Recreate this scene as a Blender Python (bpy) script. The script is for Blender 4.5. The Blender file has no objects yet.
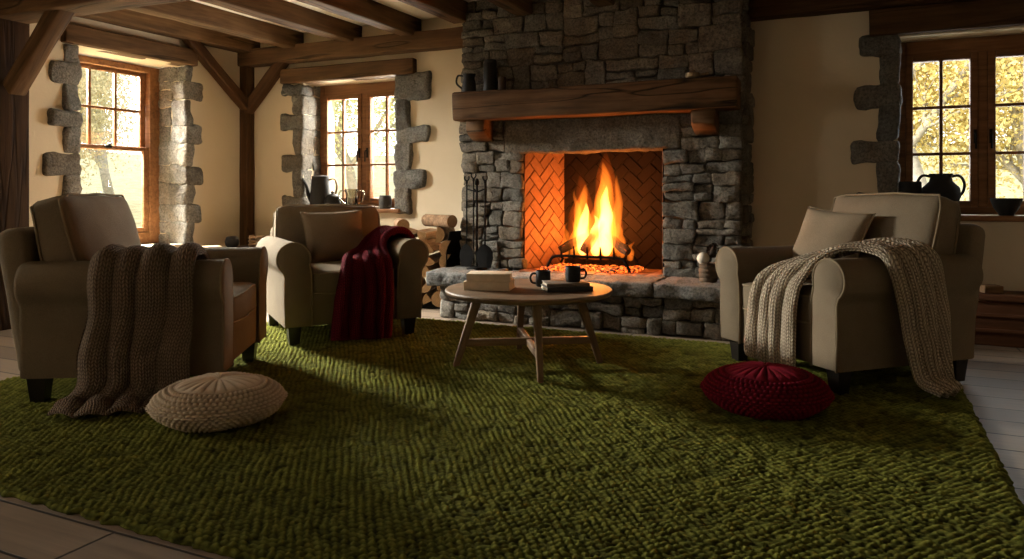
import bpy, math, random
import numpy as np
from mathutils import Vector, Matrix, noise
R = math.radians
rnd = random.Random(7)
col = bpy.context.scene.collection

# ------------------------------------------------------------------ objects
def tag(o, label=None, cat=None, group=None, kind=None):
    if label: o['label'] = label
    if cat: o['category'] = cat
    if group: o['group'] = group
    if kind: o['kind'] = kind
    return o

def empty(name, loc=(0, 0, 0), rz=0.0, **k):
    o = bpy.data.objects.new(name, None); col.objects.link(o)
    o.location = loc; o.rotation_euler = (0, 0, rz); o.empty_display_size = .1
    return tag(o, **k)

class MB:
    """collects geometry for one mesh object"""
    def __init__(s):
        s.v = []; s.f = []; s.m = []; s.t = []; s.uv = {}
    def add(s, vs, fs, mi=0, tint=None, uvs=None):
        b = len(s.v)
        s.v.extend([tuple(p) for p in vs])
        s.t.extend([tint or (.5, .5, .5, 1)] * len(vs))
        if uvs:
            for i, q in enumerate(uvs): s.uv[b + i] = q
        s.f.extend([tuple(b + i for i in f) for f in fs]); s.m.extend([mi] * len(fs))
        return b
    def xform(s, M, start=0):
        for i in range(start, len(s.v)):
            s.v[i] = tuple(M @ Vector(s.v[i]))
    def build(s, name, mats, parent=None, smooth=True, loc=None, rot=None, autosmooth=None):
        me = bpy.data.meshes.new(name)
        me.from_pydata(s.v, [], s.f)
        for m in (mats if isinstance(mats, (list, tuple)) else [mats]): me.materials.append(m)
        me.polygons.foreach_set('material_index', s.m)
        me.polygons.foreach_set('use_smooth', [smooth] * len(s.f))
        a = me.color_attributes.new('tint', 'FLOAT_COLOR', 'POINT')
        a.data.foreach_set('color', np.array(s.t, dtype=np.float32).ravel())
        if s.uv:
            uvl = me.uv_layers.new(name='UVMap')
            li = np.zeros(len(me.loops), dtype=np.int32); me.loops.foreach_get('vertex_index', li)
            arr = np.array([s.uv.get(i, (0, 0)) for i in range(len(s.v))], dtype=np.float32)
            uvl.data.foreach_set('uv', arr[li].ravel())
        me.update()
        if autosmooth:
            try: me.set_sharp_from_angle(angle=R(autosmooth))
            except Exception: pass
        o = bpy.data.objects.new(name, me); col.objects.link(o)
        if parent: o.parent = parent
        if loc: o.location = loc
        if rot: o.rotation_euler = rot
        return o

def nz(p, f=1.0, seed=0.0):
    return noise.noise(Vector((p[0] * f + seed * 3.17, p[1] * f - seed * 1.71, p[2] * f + seed * 5.3)))

def params(n, h, r):
    """subdivision positions on an axis of half-size h, with extra cuts near the rounded ends"""
    e = min(r, h * .9)
    inner = [(-h + e) + (2 * h - 2 * e) * i / max(1, n - 1) for i in range(max(2, n))]
    return [-h, -h + e * .35] + inner + [h - e * .35, h]

def rock(mb, x0, x1, y0, y1, z0, z1, r=.02, amp=.006, freq=7., n=(3, 2, 2), seed=0., jit=0., tint=None, mi=0, M=None, warp=0., rough=0.):
    """a rounded, slightly lumpy block"""
    c = Vector(((x0 + x1) / 2, (y0 + y1) / 2, (z0 + z1) / 2)); h = [(x1 - x0) / 2, (y1 - y0) / 2, (z1 - z0) / 2]
    P = [params(n[i], h[i], r) for i in range(3)]
    L = [len(p) for p in P]
    idx = {}; vs = []; fs = []
    rr = random.Random(seed * 91.7 + x0 * 13 + z0 * 7 + y0)
    cj = {(a, b): (rr.uniform(-jit, jit), rr.uniform(-jit, jit)) for a in (-1, 1) for b in (-1, 1)}
    def vid(i, j, k):
        key = (i, j, k)
        if key in idx: return idx[key]
        p = [P[0][i], P[1][j], P[2][k]]
        q = []; d = []
        for a in range(3):
            e = min(r, h[a] * .9); lim = h[a] - e
            qa = max(-lim, min(lim, p[a])); q.append(qa); d.append((p[a] - qa) / max(e, 1e-6))
        l = math.sqrt(sum(t * t for t in d))
        if l > 1e-6:
            m = max(abs(t) for t in d)
            pp = [q[a] + d[a] / l * m * min(r, h[a] * .9) for a in range(3)]
        else: pp = q
        w = Vector(pp)
        nd = Vector([w[a] / h[a] for a in range(3)]); nd = Vector([t ** 3 for t in nd])
        if nd.length > 0: nd.normalize()
        wp = w + c
        dd = nz(wp, freq, seed) * amp + nz(wp, freq * 2.7, seed + 3) * amp * .5
        if jit:
            sx = (w.x / h[0] + 1) / 2; sz = (w.z / h[2] + 1) / 2
            for a, wa in ((-1, 1 - sx), (1, sx)):
                for b, wb in ((-1, 1 - sz), (1, sz)):
                    wp = wp + Vector((cj[a, b][0] * wa * wb, 0, cj[a, b][1] * wa * wb))
        if rough: dd += rough * (abs(nz(wp, 11, seed + 1)) + .7 * abs(nz(wp, 24, seed + 2)) - .25)
        if warp:
            wp = wp + Vector((nz((c.x + w.x, 0, c.z + w.z), 3.1, 50) * 2.2 + nz((c.x + w.x, 0, c.z + w.z), 8, 51), 0, nz((c.x + w.x, 0, c.z + w.z), 2.7, 60) * 2.2 + nz((c.x + w.x, 0, c.z + w.z), 9, 61))) * warp
        wp = wp + nd * dd
        idx[key] = len(vs); vs.append(M @ wp if M else wp)
        return idx[key]
    for a in range(L[0] - 1):
        for b in range(L[1] - 1):
            fs.append((vid(a, b, 0), vid(a, b + 1, 0), vid(a + 1, b + 1, 0), vid(a + 1, b, 0)))
            k = L[2] - 1
            fs.append((vid(a, b, k), vid(a + 1, b, k), vid(a + 1, b + 1, k), vid(a, b + 1, k)))
    for a in range(L[0] - 1):
        for b in range(L[2] - 1):
            fs.append((vid(a, 0, b), vid(a + 1, 0, b), vid(a + 1, 0, b + 1), vid(a, 0, b + 1)))
            k = L[1] - 1
            fs.append((vid(a, k, b), vid(a, k, b + 1), vid(a + 1, k, b + 1), vid(a + 1, k, b)))
    for a in range(L[1] - 1):
        for b in range(L[2] - 1):
            fs.append((vid(0, a, b), vid(0, a, b + 1), vid(0, a + 1, b + 1), vid(0, a + 1, b)))
            k = L[0] - 1
            fs.append((vid(k, a, b), vid(k, a + 1, b), vid(k, a + 1, b + 1), vid(k, a, b + 1)))
    mb.add(vs, fs, mi, tint)

def box(mb, x0, x1, y0, y1, z0, z1, mi=0, tint=None):
    v = [(x, y, z) for x in (x0, x1) for y in (y0, y1) for z in (z0, z1)]
    f = [(0, 1, 3, 2), (4, 6, 7, 5), (0, 4, 5, 1), (2, 3, 7, 6), (0, 2, 6, 4), (1, 5, 7, 3)]
    mb.add(v, f, mi, tint)

def catmull(pts, n):
    """n samples along a Catmull-Rom curve through pts"""
    P = [Vector(p) for p in pts]
    P = [P[0] * 2 - P[1]] + P + [P[-1] * 2 - P[-2]]
    out = []; segs = len(P) - 3
    for i in range(n):
        t = i / (n - 1) * segs; k = min(int(t), segs - 1); t -= k
        a, b, c, d = P[k], P[k + 1], P[k + 2], P[k + 3]
        out.append(.5 * ((2 * b) + (c - a) * t + (2 * a - 5 * b + 4 * c - d) * t * t + (3 * b - 3 * c + d - a) * t ** 3))
    return out

def tube(mb, pts, rad, sides=8, closed=False, mi=0, caps=True, tint=None):
    P = [Vector(p) for p in pts]; n = len(P)
    rads = rad if isinstance(rad, (list, tuple)) else [rad] * n
    vs = []; fs = []
    prev = None
    for i in range(n):
        if closed: d = P[(i + 1) % n] - P[i - 1]
        else: d = P[min(i + 1, n - 1)] - P[max(i - 1, 0)]
        if d.length < 1e-9: d = Vector((0, 0, 1))
        d.normalize()
        if prev is None:
            up = Vector((0, 0, 1)) if abs(d.z) < .9 else Vector((1, 0, 0))
            a = d.cross(up).normalized()
        else:
            a = (prev - d * prev.dot(d))
            a = a.normalized() if a.length > 1e-6 else d.orthogonal().normalized()
        prev = a; b = d.cross(a)
        for k in range(sides):
            t = 2 * math.pi * k / sides
            vs.append(P[i] + (a * math.cos(t) + b * math.sin(t)) * rads[i])
    m = n if closed else n - 1
    for i in range(m):
        for k in range(sides):
            i2 = (i + 1) % n
            fs.append((i * sides + k, i * sides + (k + 1) % sides, i2 * sides + (k + 1) % sides, i2 * sides + k))
    if caps and not closed:
        fs.append(tuple(range(sides - 1, -1, -1)))
        fs.append(tuple((n - 1) * sides + k for k in range(sides)))
    mb.add(vs, fs, mi, tint)

def lathe(mb, prof, seg=32, mi=0, c=(0, 0, 0), M=None):
    """prof: list of (r,z) bottom to top"""
    vs = []; fs = []
    for (r, z) in prof:
        for k in range(seg):
            t = 2 * math.pi * k / seg
            p = Vector((c[0] + r * math.cos(t), c[1] + r * math.sin(t), c[2] + z))
            vs.append(M @ p if M else p)
    for i in range(len(prof) - 1):
        for k in range(seg):
            k2 = (k + 1) % seg
            fs.append((i * seg + k, i * seg + k2, (i + 1) * seg + k2, (i + 1) * seg + k))
    fs.append(tuple(range(seg - 1, -1, -1)))
    fs.append(tuple((len(prof) - 1) * seg + k for k in range(seg)))
    mb.add(vs, fs, mi)

def axis_matrix(p0, p1, up=(0, 0, 1)):
    p0 = Vector(p0); x = (Vector(p1) - p0).normalized(); u = Vector(up)
    y = u.cross(x)
    if y.length < 1e-4: y = Vector((0, 1, 0))
    y.normalize(); z = x.cross(y)
    return Matrix(((x.x, y.x, z.x, p0.x), (x.y, y.y, z.y, p0.y), (x.z, y.z, z.z, p0.z), (0, 0, 0, 1)))

# ------------------------------------------------------------------ materials
class NT:
    def __init__(s, name):
        s.mat = bpy.data.materials.new(name); s.mat.use_nodes = True
        s.t = s.mat.node_tree; s.n = s.t.nodes; s.l = s.t.links
        s.n.clear(); s.out = s.n.new('ShaderNodeOutputMaterial')
    def new(s, typ, **k):
        nd = s.n.new('ShaderNode' + typ)
        for a, b in k.items():
            if a.startswith('i_'):
                nd.inputs[a[2:].replace('_', ' ')].default_value = b
            else: setattr(nd, a, b)
        return nd
    def link(s, a, b): s.l.new(a, b)
    def set(s, sock, v):
        if hasattr(v, 'is_output') or isinstance(v, bpy.types.NodeSocket): s.link(v, sock)
        else: sock.default_value = v
    def math(s, op, a, b=None, c=None):
        nd = s.new('Math', operation=op); s.set(nd.inputs[0], a)
        if b is not None: s.set(nd.inputs[1], b)
        if c is not None: s.set(nd.inputs[2], c)
        return nd.outputs[0]
    def mix(s, f, a, b, mode='MIX'):
        nd = s.new('Mix', data_type='RGBA', blend_type=mode)
        s.set(nd.inputs[0], f); s.set(nd.inputs[6], a); s.set(nd.inputs[7], b)
        return nd.outputs[2]
    def coord(s, kind='Object', scale=(1, 1, 1), rot=(0, 0, 0)):
        tc = s.new('TexCoord'); mp = s.new('Mapping')
        mp.inputs['Scale'].default_value = scale; mp.inputs['Rotation'].default_value = rot
        s.link(tc.outputs[kind], mp.inputs[0]); return mp.outputs[0]
    def noise(s, vec, scale, detail=4, rough=.55, dist=0):
        nd = s.new('TexNoise'); s.link(vec, nd.inputs['Vector'])
        nd.inputs['Scale'].default_value = scale; nd.inputs['Detail'].default_value = detail
        nd.inputs['Roughness'].default_value = rough; nd.inputs['Distortion'].default_value = dist
        return nd.outputs[0]
    def ramp(s, fac, stops):
        nd = s.new('ValToRGB'); e = nd.color_ramp.elements
        while len(e) < len(stops): e.new(.5)
        for el, (p, c) in zip(e, stops):
            el.position = p; el.color = (*c, 1) if len(c) == 3 else c
        s.link(fac, nd.inputs[0]); return nd.outputs[0]
    def bump(s, h, strength=.5, dist=.01, prev=None):
        nd = s.new('Bump'); nd.inputs['Strength'].default_value = strength; nd.inputs['Distance'].default_value = dist
        s.link(h, nd.inputs['Height'])
        if prev is not None: s.link(prev, nd.inputs['Normal'])
        return nd.outputs[0]
    def principled(s, color, rough=.8, normal=None, **k):
        b = s.new('BsdfPrincipled')
        s.set(b.inputs['Base Color'], color if not isinstance(color, tuple) else (*color[:3], 1)); s.set(b.inputs['Roughness'], rough)
        if normal is not None: s.link(normal, b.inputs['Normal'])
        for a, v in k.items(): s.set(b.inputs[a.replace('_', ' ')], v)
        s.link(b.outputs[0], s.out.inputs[0]); return s.mat

def m_plaster():
    n = NT('cream plaster'); c = n.coord()
    a = n.noise(c, 1.3, 5); f = n.noise(c, 45, 4, .6)
    base = n.ramp(a, [(.3, (.55, .45, .305)), (.7, (.62, .52, .375))])
    return n.principled(base, .92, n.bump(f, .25, .006, n.bump(a, .3, .03)))

def m_ceiling():
    n = NT('ceiling plaster'); c = n.coord()
    a = n.noise(c, 2.0, 4); f = n.noise(c, 40, 3)
    return n.principled(n.ramp(a, [(.3, (.78, .69, .54)), (.7, (.84, .76, .61))]), .92, n.bump(f, .2, .005))

def m_wood(name, dark, mid, light, scale=1.0, rough=.65, crack=0.0, spec=.12, kind='Object'):
    n = NT(name); c = n.coord(kind, (1.6 * scale, 22 * scale, 22 * scale))
    g = n.noise(c, 1.0, 6, .62, .6)
    c2 = n.coord(kind, (2.5, 5, 5)); big = n.noise(c2, 1.2, 3)
    base = n.ramp(g, [(.34, dark), (.5, mid), (.66, light)])
    base = n.mix(.4, base, n.ramp(big, [(.3, tuple(x * .75 for x in mid)), (.7, light)]))
    nm = n.bump(g, .45, .006)
    if crack:
        c3 = n.coord(kind, (.35, 4, 4)); k = n.noise(c3, 1.3, 2, .5, .25)
        line = n.math('ABSOLUTE', n.math('SUBTRACT', k, .5))
        ck = n.math('SMOOTH_MIN', n.math('MULTIPLY', line, 75), 1.0, .2)
        dk = n.new('Mix', data_type='RGBA'); n.link(ck, dk.inputs[0]); dk.inputs[6].default_value = (*[x * .18 for x in dark], 1); n.link(base, dk.inputs[7])
        base = n.mix(crack, base, dk.outputs[2]); nm = n.bump(ck, .5 * crack, .012, nm)
    return n.principled(base, rough, nm, Specular_IOR_Level=spec)

def m_stone(name, lo, hi, tintw=.8, bumpd=.016):
    n = NT(name); c = n.coord()
    at = n.new('Attribute', attribute_name='tint')
    a = n.noise(c, 9, 6, .65); b = n.noise(c, 60, 6, .75); bl = n.noise(c, 4, 3, .6)
    v = n.new('TexVoronoi'); n.link(c, v.inputs[0]); v.inputs['Scale'].default_value = 34
    base = n.ramp(a, [(.25, lo), (.75, hi)])
    base = n.mix(n.ramp(bl, [(.45, (0, 0, 0)), (.65, (.5, .5, .5))]), base, (.19, .14, .085, 1))
    base = n.mix(tintw, base, n.mix(1.0, base, at.outputs[0], 'OVERLAY'))
    base = n.mix(n.ramp(b, [(.38, (0, 0, 0)), (.58, (1, 1, 1))]), n.mix(.62, base, (.015, .013, .011, 1)), base)
    h = n.math('ADD', n.math('MULTIPLY', a, 1.2), n.math('ADD', n.math('MULTIPLY', b, 1.1), n.math('MULTIPLY', v.outputs[0], .4)))
    return n.principled(base, .88, n.bump(h, .95, bumpd), Specular_IOR_Level=.25)

def m_fabric(name, lo, hi, scale=520, rough=.95, sheen=.0):
    n = NT(name); c = n.coord()
    def wv(axis):
        w = n.new('TexWave', bands_direction=axis); n.link(c, w.inputs[0])
        w.inputs['Scale'].default_value = scale / 6.0; w.inputs['Distortion'].default_value = 1.5
        w.inputs['Detail'].default_value = 1; return w.outputs[1]
    h = n.math('ADD', n.math('ADD', wv('X'), wv('Y')), wv('Z'))
    a = n.noise(c, 5, 4); f = n.noise(c, 260, 2)
    base = n.mix(.4, n.ramp(a, [(.3, lo), (.7, hi)]), n.ramp(f, [(.35, tuple(x * .7 for x in lo)), (.65, hi)]))
    return n.principled(base, rough, n.bump(h, .22, .002, n.bump(a, .2, .012)), Specular_IOR_Level=.1, Sheen_Weight=sheen)

def m_knit(name, lo, hi, a=.022, b=.017, strength=1.0):
    """chunky V-stitch knit; UV is in metres"""
    n = NT(name); tc = n.new('TexCoord'); sp = n.new('SeparateXYZ'); n.link(tc.outputs['UV'], sp.inputs[0])
    u = n.math('DIVIDE', sp.outputs[0], a); v = n.math('DIVIDE', sp.outputs[1], b)
    fu = n.math('FRACT', u)
    half = n.math('ABSOLUTE', n.math('SUBTRACT', fu, .5))                 # 0 in the middle of a column
    prof = n.math('SINE', n.math('MULTIPLY', n.math('FRACT', n.math('MULTIPLY', u, 2)), math.pi))
    ph = n.math('ADD', v, n.math('MULTIPLY', half, 1.5))
    st = n.math('ABSOLUTE', n.math('SINE', n.math('MULTIPLY', ph, math.pi)))
    h = n.math('MULTIPLY', n.math('POWER', prof, .6), n.math('POWER', st, .6))
    c = n.coord(); fz = n.noise(c, 300, 3, .7); big = n.noise(c, 12, 3)
    base = n.mix(h, (*lo, 1), (*hi, 1))
    base = n.mix(.35, base, n.mix(1., base, n.ramp(big, [(.3, (.35, .35, .35)), (.7, (.65, .65, .65))]), 'OVERLAY'))
    nm = n.bump(h, .9 * strength, .012, n.bump(fz, .35, .003))
    return n.principled(base, .98, nm, Specular_IOR_Level=.05)

def m_wool(name, lo, hi):
    n = NT(name); c = n.coord(); at = n.new('Attribute', attribute_name='tint')
    fz = n.noise(c, 320, 3, .7); big = n.noise(c, 9, 3)
    base = n.mix(at.outputs['Fac'], (*lo, 1), (*hi, 1))
    base = n.mix(.3, base, n.mix(1., base, n.ramp(big, [(.3, (.35, .35, .35)), (.7, (.65, .65, .65))]), 'OVERLAY'))
    return n.principled(base, .98, n.bump(fz, .5, .004), Specular_IOR_Level=.05)

def m_rug():
    n = NT('green wool rug'); c = n.coord(); at = n.new('Attribute', attribute_name='tint')
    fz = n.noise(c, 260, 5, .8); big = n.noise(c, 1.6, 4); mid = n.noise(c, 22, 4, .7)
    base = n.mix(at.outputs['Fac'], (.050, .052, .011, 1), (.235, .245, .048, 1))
    base = n.mix(.6, base, n.mix(1., base, n.ramp(mid, [(.3, (.3, .3, .3)), (.7, (.68, .68, .66))]), 'OVERLAY'))
    base = n.mix(.35, base, n.mix(1., base, n.ramp(big, [(.3, (.4, .4, .4)), (.7, (.62, .6, .5))]), 'OVERLAY'))
    return n.principled(base, 1., n.bump(fz, .9, .012), Specular_IOR_Level=.03)

def m_floor():
    n = NT('floorboards'); c = n.coord()
    br = n.new('TexBrick', offset=.37, offset_frequency=2); n.link(c, br.inputs[0])
    br.inputs['Scale'].default_value = 1; br.inputs['Brick Width'].default_value = 1.45; br.inputs['Row Height'].default_value = .215
    br.inputs['Mortar Size'].default_value = .006; br.inputs['Mortar Smooth'].default_value = .3; br.inputs['Bias'].default_value = 0
    br.inputs['Color1'].default_value = (.29, .22, .16, 1); br.inputs['Color2'].default_value = (.17, .13, .098, 1); br.inputs['Mortar'].default_value = (.025, .018, .012, 1)
    g = n.noise(n.coord('Object', (1.5, 26, 1)), 1.2, 6, .65, .7)
    base = n.mix(.55, br.outputs[0], n.mix(1., br.outputs[0], n.ramp(g, [(.3, (.28, .26, .25)), (.7, (.68, .68, .68))]), 'OVERLAY'))
    inv = n.math('SUBTRACT', 1., br.outputs[1])
    nm = n.bump(inv, .6, .006, n.bump(g, .3, .003))
    return n.principled(base, n.ramp(g, [(.3, (.42,) * 3), (.7, (.58,) * 3)]), nm, Specular_IOR_Level=.3)

def m_plain(name, c, rough=.6, metal=0., bump=0., bs=60, spec=.4, var=.25):
    n = NT(name); k = n.coord(); a = n.noise(k, bs, 4)
    base = n.ramp(a, [(.3, tuple(x * (1 - var) for x in c)), (.7, tuple(min(1, x * (1 + var)) for x in c))])
    return n.principled(base, rough, n.bump(a, bump, .004) if bump else None, Metallic=metal, Specular_IOR_Level=spec)

def m_glass():
    n = NT('window glass'); t = n.new('BsdfTransparent'); g = n.new('BsdfGlossy'); g.inputs['Roughness'].default_value = .02
    t.inputs[0].default_value = (.97, .98, .97, 1)
    mx = n.new('MixShader'); mx.inputs[0].default_value = .05
    n.link(t.outputs[0], mx.inputs[1]); n.link(g.outputs[0], mx.inputs[2]); n.link(mx.outputs[0], n.out.inputs[0]); return n.mat

def m_clear():
    n = NT('clear glass'); t = n.new('BsdfTransparent'); g = n.new('BsdfGlossy'); g.inputs['Roughness'].default_value = .05
    t.inputs[0].default_value = (.80, .78, .70, 1); lw = n.new('Fresnel'); lw.inputs[0].default_value = 1.5
    mx = n.new('MixShader'); n.link(n.math('ADD', lw.outputs[0], .08), mx.inputs[0])
    n.link(t.outputs[0], mx.inputs[1]); n.link(g.outputs[0], mx.inputs[2]); n.link(mx.outputs[0], n.out.inputs[0]); return n.mat

def m_brick(name='firebrick', k=1.):
    n = NT(name); c = n.coord(); at = n.new('Attribute', attribute_name='tint')
    a = n.noise(c, 30, 5, .65)
    base = n.mix(.6, n.ramp(a, [(.3, (.16 * k, .075 * k, .045 * k)), (.7, (.34 * k, .17 * k, .10 * k))]), n.mix(1., (.25 * k, .13 * k, .08 * k, 1), at.outputs[0], 'OVERLAY'))
    return n.principled(base, .85, n.bump(a, .4, .004), Specular_IOR_Level=.2)

def m_emit_vol(name, c, s):
    n = NT(name); e = n.new('Emission'); e.inputs[0].default_value = (*c, 1); e.inputs[1].default_value = s
    n.link(e.outputs[0], n.out.inputs[1]); return n.mat

def m_ember():
    n = NT('embers'); c = n.coord(); a = n.noise(c, 38, 4, .7)
    em = n.ramp(a, [(.45, (0, 0, 0)), (.55, (.9, .10, .01)), (.68, (1, .4, .06))])
    b = n.new('BsdfPrincipled'); b.inputs['Base Color'].default_value = (.02, .016, .014, 1); b.inputs['Roughness'].default_value = .95
    n.link(em, b.inputs['Emission Color']); b.inputs['Emission Strength'].default_value = 2.2
    n.link(n.bump(a, .6, .02), b.inputs['Normal']); n.link(b.outputs[0], n.out.inputs[0]); return n.mat

def m_charlog():
    n = NT('charred log'); c = n.coord('Object', (6, 30, 30)); a = n.noise(c, 1.5, 5, .7)
    em = n.ramp(a, [(.60, (0, 0, 0)), (.72, (.9, .12, .01))])
    b = n.new('BsdfPrincipled'); n.link(n.ramp(a, [(.3, (.006, .004, .003)), (.7, (.03, .016, .010))]), b.inputs['Base Color']); b.inputs['Roughness'].default_value = .9
    n.link(em, b.inputs['Emission Color']); b.inputs['Emission Strength'].default_value = .9
    n.link(n.bump(a, .8, .012), b.inputs['Normal']); n.link(b.outputs[0], n.out.inputs[0]); return n.mat

def m_leaf(name, lo, hi):
    n = NT(name); at = n.new('Attribute', attribute_name='tint')
    base = n.mix(at.outputs['Fac'], (*lo, 1), (*hi, 1))
    d = n.new('BsdfDiffuse'); t = n.new('BsdfTranslucent'); n.link(base, d.inputs[0]); n.link(base, t.inputs[0])
    mx = n.new('MixShader'); mx.inputs[0].default_value = .5
    n.link(d.outputs[0], mx.inputs[1]); n.link(t.outputs[0], mx.inputs[2]); n.link(mx.outputs[0], n.out.inputs[0]); return n.mat

def m_logend():
    n = NT('cut log end'); c = n.coord(); a = n.noise(c, 25, 4); 
    w = n.new('TexWave', wave_type='RINGS', rings_direction='Y'); n.link(c, w.inputs[0]); w.inputs['Scale'].default_value = 28; w.inputs['Distortion'].default_value = 3
    base = n.mix(.35, n.ramp(a, [(.3, (.36, .21, .10)), (.7, (.56, .36, .19))]), n.ramp(w.outputs[1], [(.2, (.28, .16, .07)), (.8, (.60, .41, .23))]))
    return n.principled(base, .85, n.bump(a, .3, .004))

MAT = dict(
    plaster=m_plaster(), ceil=m_ceiling(), floor=m_floor(), rug=m_rug(),
    beam=m_wood('dark oak beam', (.022, .011, .005), (.085, .044, .019), (.145, .080, .037), crack=.7, rough=.75),
    post=m_wood('old dark post', (.012, .005, .002), (.034, .016, .006), (.055, .027, .011), crack=.5, rough=.8, spec=.1),
    beamdark=m_wood('aged oak post', (.022, .011, .005), (.07, .033, .013), (.11, .056, .024), crack=.5, rough=.75),
    mantel=m_wood('mantel oak', (.025, .013, .005), (.095, .048, .020), (.15, .080, .036), crack=.9, rough=.7),
    frame=m_wood('varnished window wood', (.09, .038, .016), (.19, .085, .036), (.27, .132, .06), 1.3, rough=.5),
    table=m_wood('table oak', (.10, .062, .036), (.185, .12, .072), (.26, .175, .11), 1.2, rough=.5),
    chest=m_wood('dark red chest wood', (.03, .012, .006), (.085, .034, .016), (.13, .055, .026), rough=.6),
    stone=m_stone('field stone', (.095, .080, .062), (.30, .265, .215)),
    quoin=m_stone('quoin stone', (.13, .12, .105), (.31, .29, .255)),
    mortar=m_plain('mortar', (.075, .062, .047), .95, bump=.6, bs=40),
    hearth=m_stone('hearth slab', (.12, .115, .105), (.30, .285, .26)),
    brick=m_brick(), soot_shade_brick=m_brick('sooty shaded firebrick', .05), soot=m_plain('soot mortar', (.014, .008, .005), .95),  # back bricks: soot, darkened further in the colour to mimic firelight falloff
    iron=m_plain('black iron', (.008, .0075, .007), .7, 0, .3, 80, spec=.04),
    fabric=m_fabric('khaki linen upholstery', (.160, .124, .083), (.218, .172, .116)),
    piping=m_fabric('khaki piping', (.21, .16, .10), (.27, .21, .135)),
    pillow=m_fabric('tan cushion linen', (.215, .162, .106), (.285, .22, .15)),
    leg=m_plain('black stained leg', (.012, .009, .007), .35),
    throw_brown=m_knit('brown knit', (.085, .06, .042), (.28, .205, .145)),
    throw_red=m_knit('dark red knit', (.035, .003, .006), (.20, .014, .026), .020, .016),
    throw_cream=m_knit('oatmeal knit', (.20, .155, .11), (.64, .53, .40), .024, .018),
    pouf_cream=m_wool('cream wool', (.26, .20, .14), (.62, .51, .38)),
    pouf_red=m_wool('red wool', (.04, .003, .006), (.19, .010, .022)),
    ceramic=m_plain('dark stoneware', (.016, .015, .014), .6, 0, .15, 90, spec=.2),
    greyceramic=m_plain('grey stoneware', (.055, .05, .045), .7, 0, .15, 90, spec=.2),
    glass=m_glass(), clear=m_clear(), char=m_charlog(), ember=m_ember(),
    bark=m_wood('bark', (.05, .028, .014), (.15, .085, .045), (.26, .16, .09), 1.5, rough=.9), logend=m_logend(),
    cream=m_plain('cream cover', (.66, .54, .39), .8, 0, .1, 40, var=.08), pages=m_plain('paper pages', (.62, .53, .40), .9, 0, .4, 300, var=.12),
    darkcover=m_plain('dark book cover', (.03, .028, .026), .6, var=.15), greycover=m_plain('grey brown cover', (.16, .12, .09), .7, var=.15),
    wicker=m_plain('wicker', (.09, .06, .035), .9, 0, .6, 120), white=m_plain('white wax', (.62, .56, .46), .5, var=.05),
    cone=m_plain('pine cone', (.05, .03, .018), .9, 0, .5, 90),
    brass=m_plain('dull metal', (.30, .22, .13), .35, .8), tan=m_plain('pale wood', (.40, .27, .16), .7),
    fl_o=m_emit_vol('flame orange', (1., .20, .016), 17), fl_y=m_emit_vol('flame yellow', (1., .46, .08), 85), fl_r=m_emit_vol('flame red', (1., .13, .008), 2),
    grass=m_plain('meadow', (.38, .35, .20), 1., 0, .3, 3, var=.3),
    leafy=m_leaf('yellow leaves', (.52, .40, .12), (.90, .78, .40)), leafg=m_leaf('green yellow leaves', (.44, .46, .20), (.86, .85, .52)),
    leafp=m_leaf('pale leaves', (.42, .37, .21), (.70, .63, .42)), trunk=m_plain('tree bark', (.34, .31, .26), .95, 0, .5, 15),
)

# ------------------------------------------------------------------ room shell
XL, XR, YB, YF, H = -5.9, 2.6, 6.03, -2.4, 2.62
TH = .5
def struct(mb, name, mats, label, cat, smooth=False, **k):
    return tag(mb.build(name, mats, smooth=smooth, **k), label, cat, None, 'structure')

m = MB(); box(m, XL - TH, XR + .3, YF - .3, YB + TH, -.12, 0)
struct(m, 'floor', MAT['floor'], 'grey brown wooden plank floor running under the green rug', 'floor')
m = MB(); box(m, XL - TH, XR + .3, YF - .3, YB + TH, H, H + .15)
struct(m, 'ceiling', MAT['ceil'], 'cream plaster ceiling between the dark joists', 'ceiling')
W2 = (-5.15, -4.01); W3 = (.245, 1.345); WZ = (.84, 2.11)      # window openings in the back wall
W1 = (4.13, 5.22); W1Z = (.50, 2.22)                         # opening in the left wall
W4 = (.35, 1.65)                                             # further opening, out of the frame
m = MB()
def wall_pieces(m, a0, a1, ops, f):
    a = a0
    for (o0, o1, z0, z1) in ops:
        f(m, a, o0, 0, H); f(m, o0, o1, 0, z0); f(m, o0, o1, z1, H); a = o1
    f(m, a, a1, 0, H)
fb = lambda m, a, b, z0, z1: box(m, a, b, YB, YB + TH, z0, z1)
wall_pieces(m, XL - TH, -3.0, [(W2[0], W2[1], *WZ)], fb)
wall_pieces(m, -.86, XR + .3, [(W3[0], W3[1], *WZ)], fb)
struct(m, 'wall_back', MAT['plaster'], 'cream plaster wall on both sides of the stone fireplace', 'wall')
m = MB(); fl = lambda m, a, b, z0, z1: box(m, XL - TH, XL, a, b, z0, z1)
wall_pieces(m, YF - .3, YB, [(W4[0], W4[1], *W1Z), (W1[0], W1[1], *W1Z)], fl)
struct(m, 'wall_left', MAT['plaster'], 'cream plaster wall with the tall sash window', 'wall')
m = MB(); box(m, XR, XR + .3, YF - .3, YB, 0, H)
struct(m, 'wall_right', MAT['plaster'], 'cream plaster wall beyond the frame at the casement end', 'wall')
m = MB(); box(m, XL, XR, YF - .3, YF, 0, H)
struct(m, 'wall_front', MAT['plaster'], 'cream plaster wall behind the viewer', 'wall')

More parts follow.
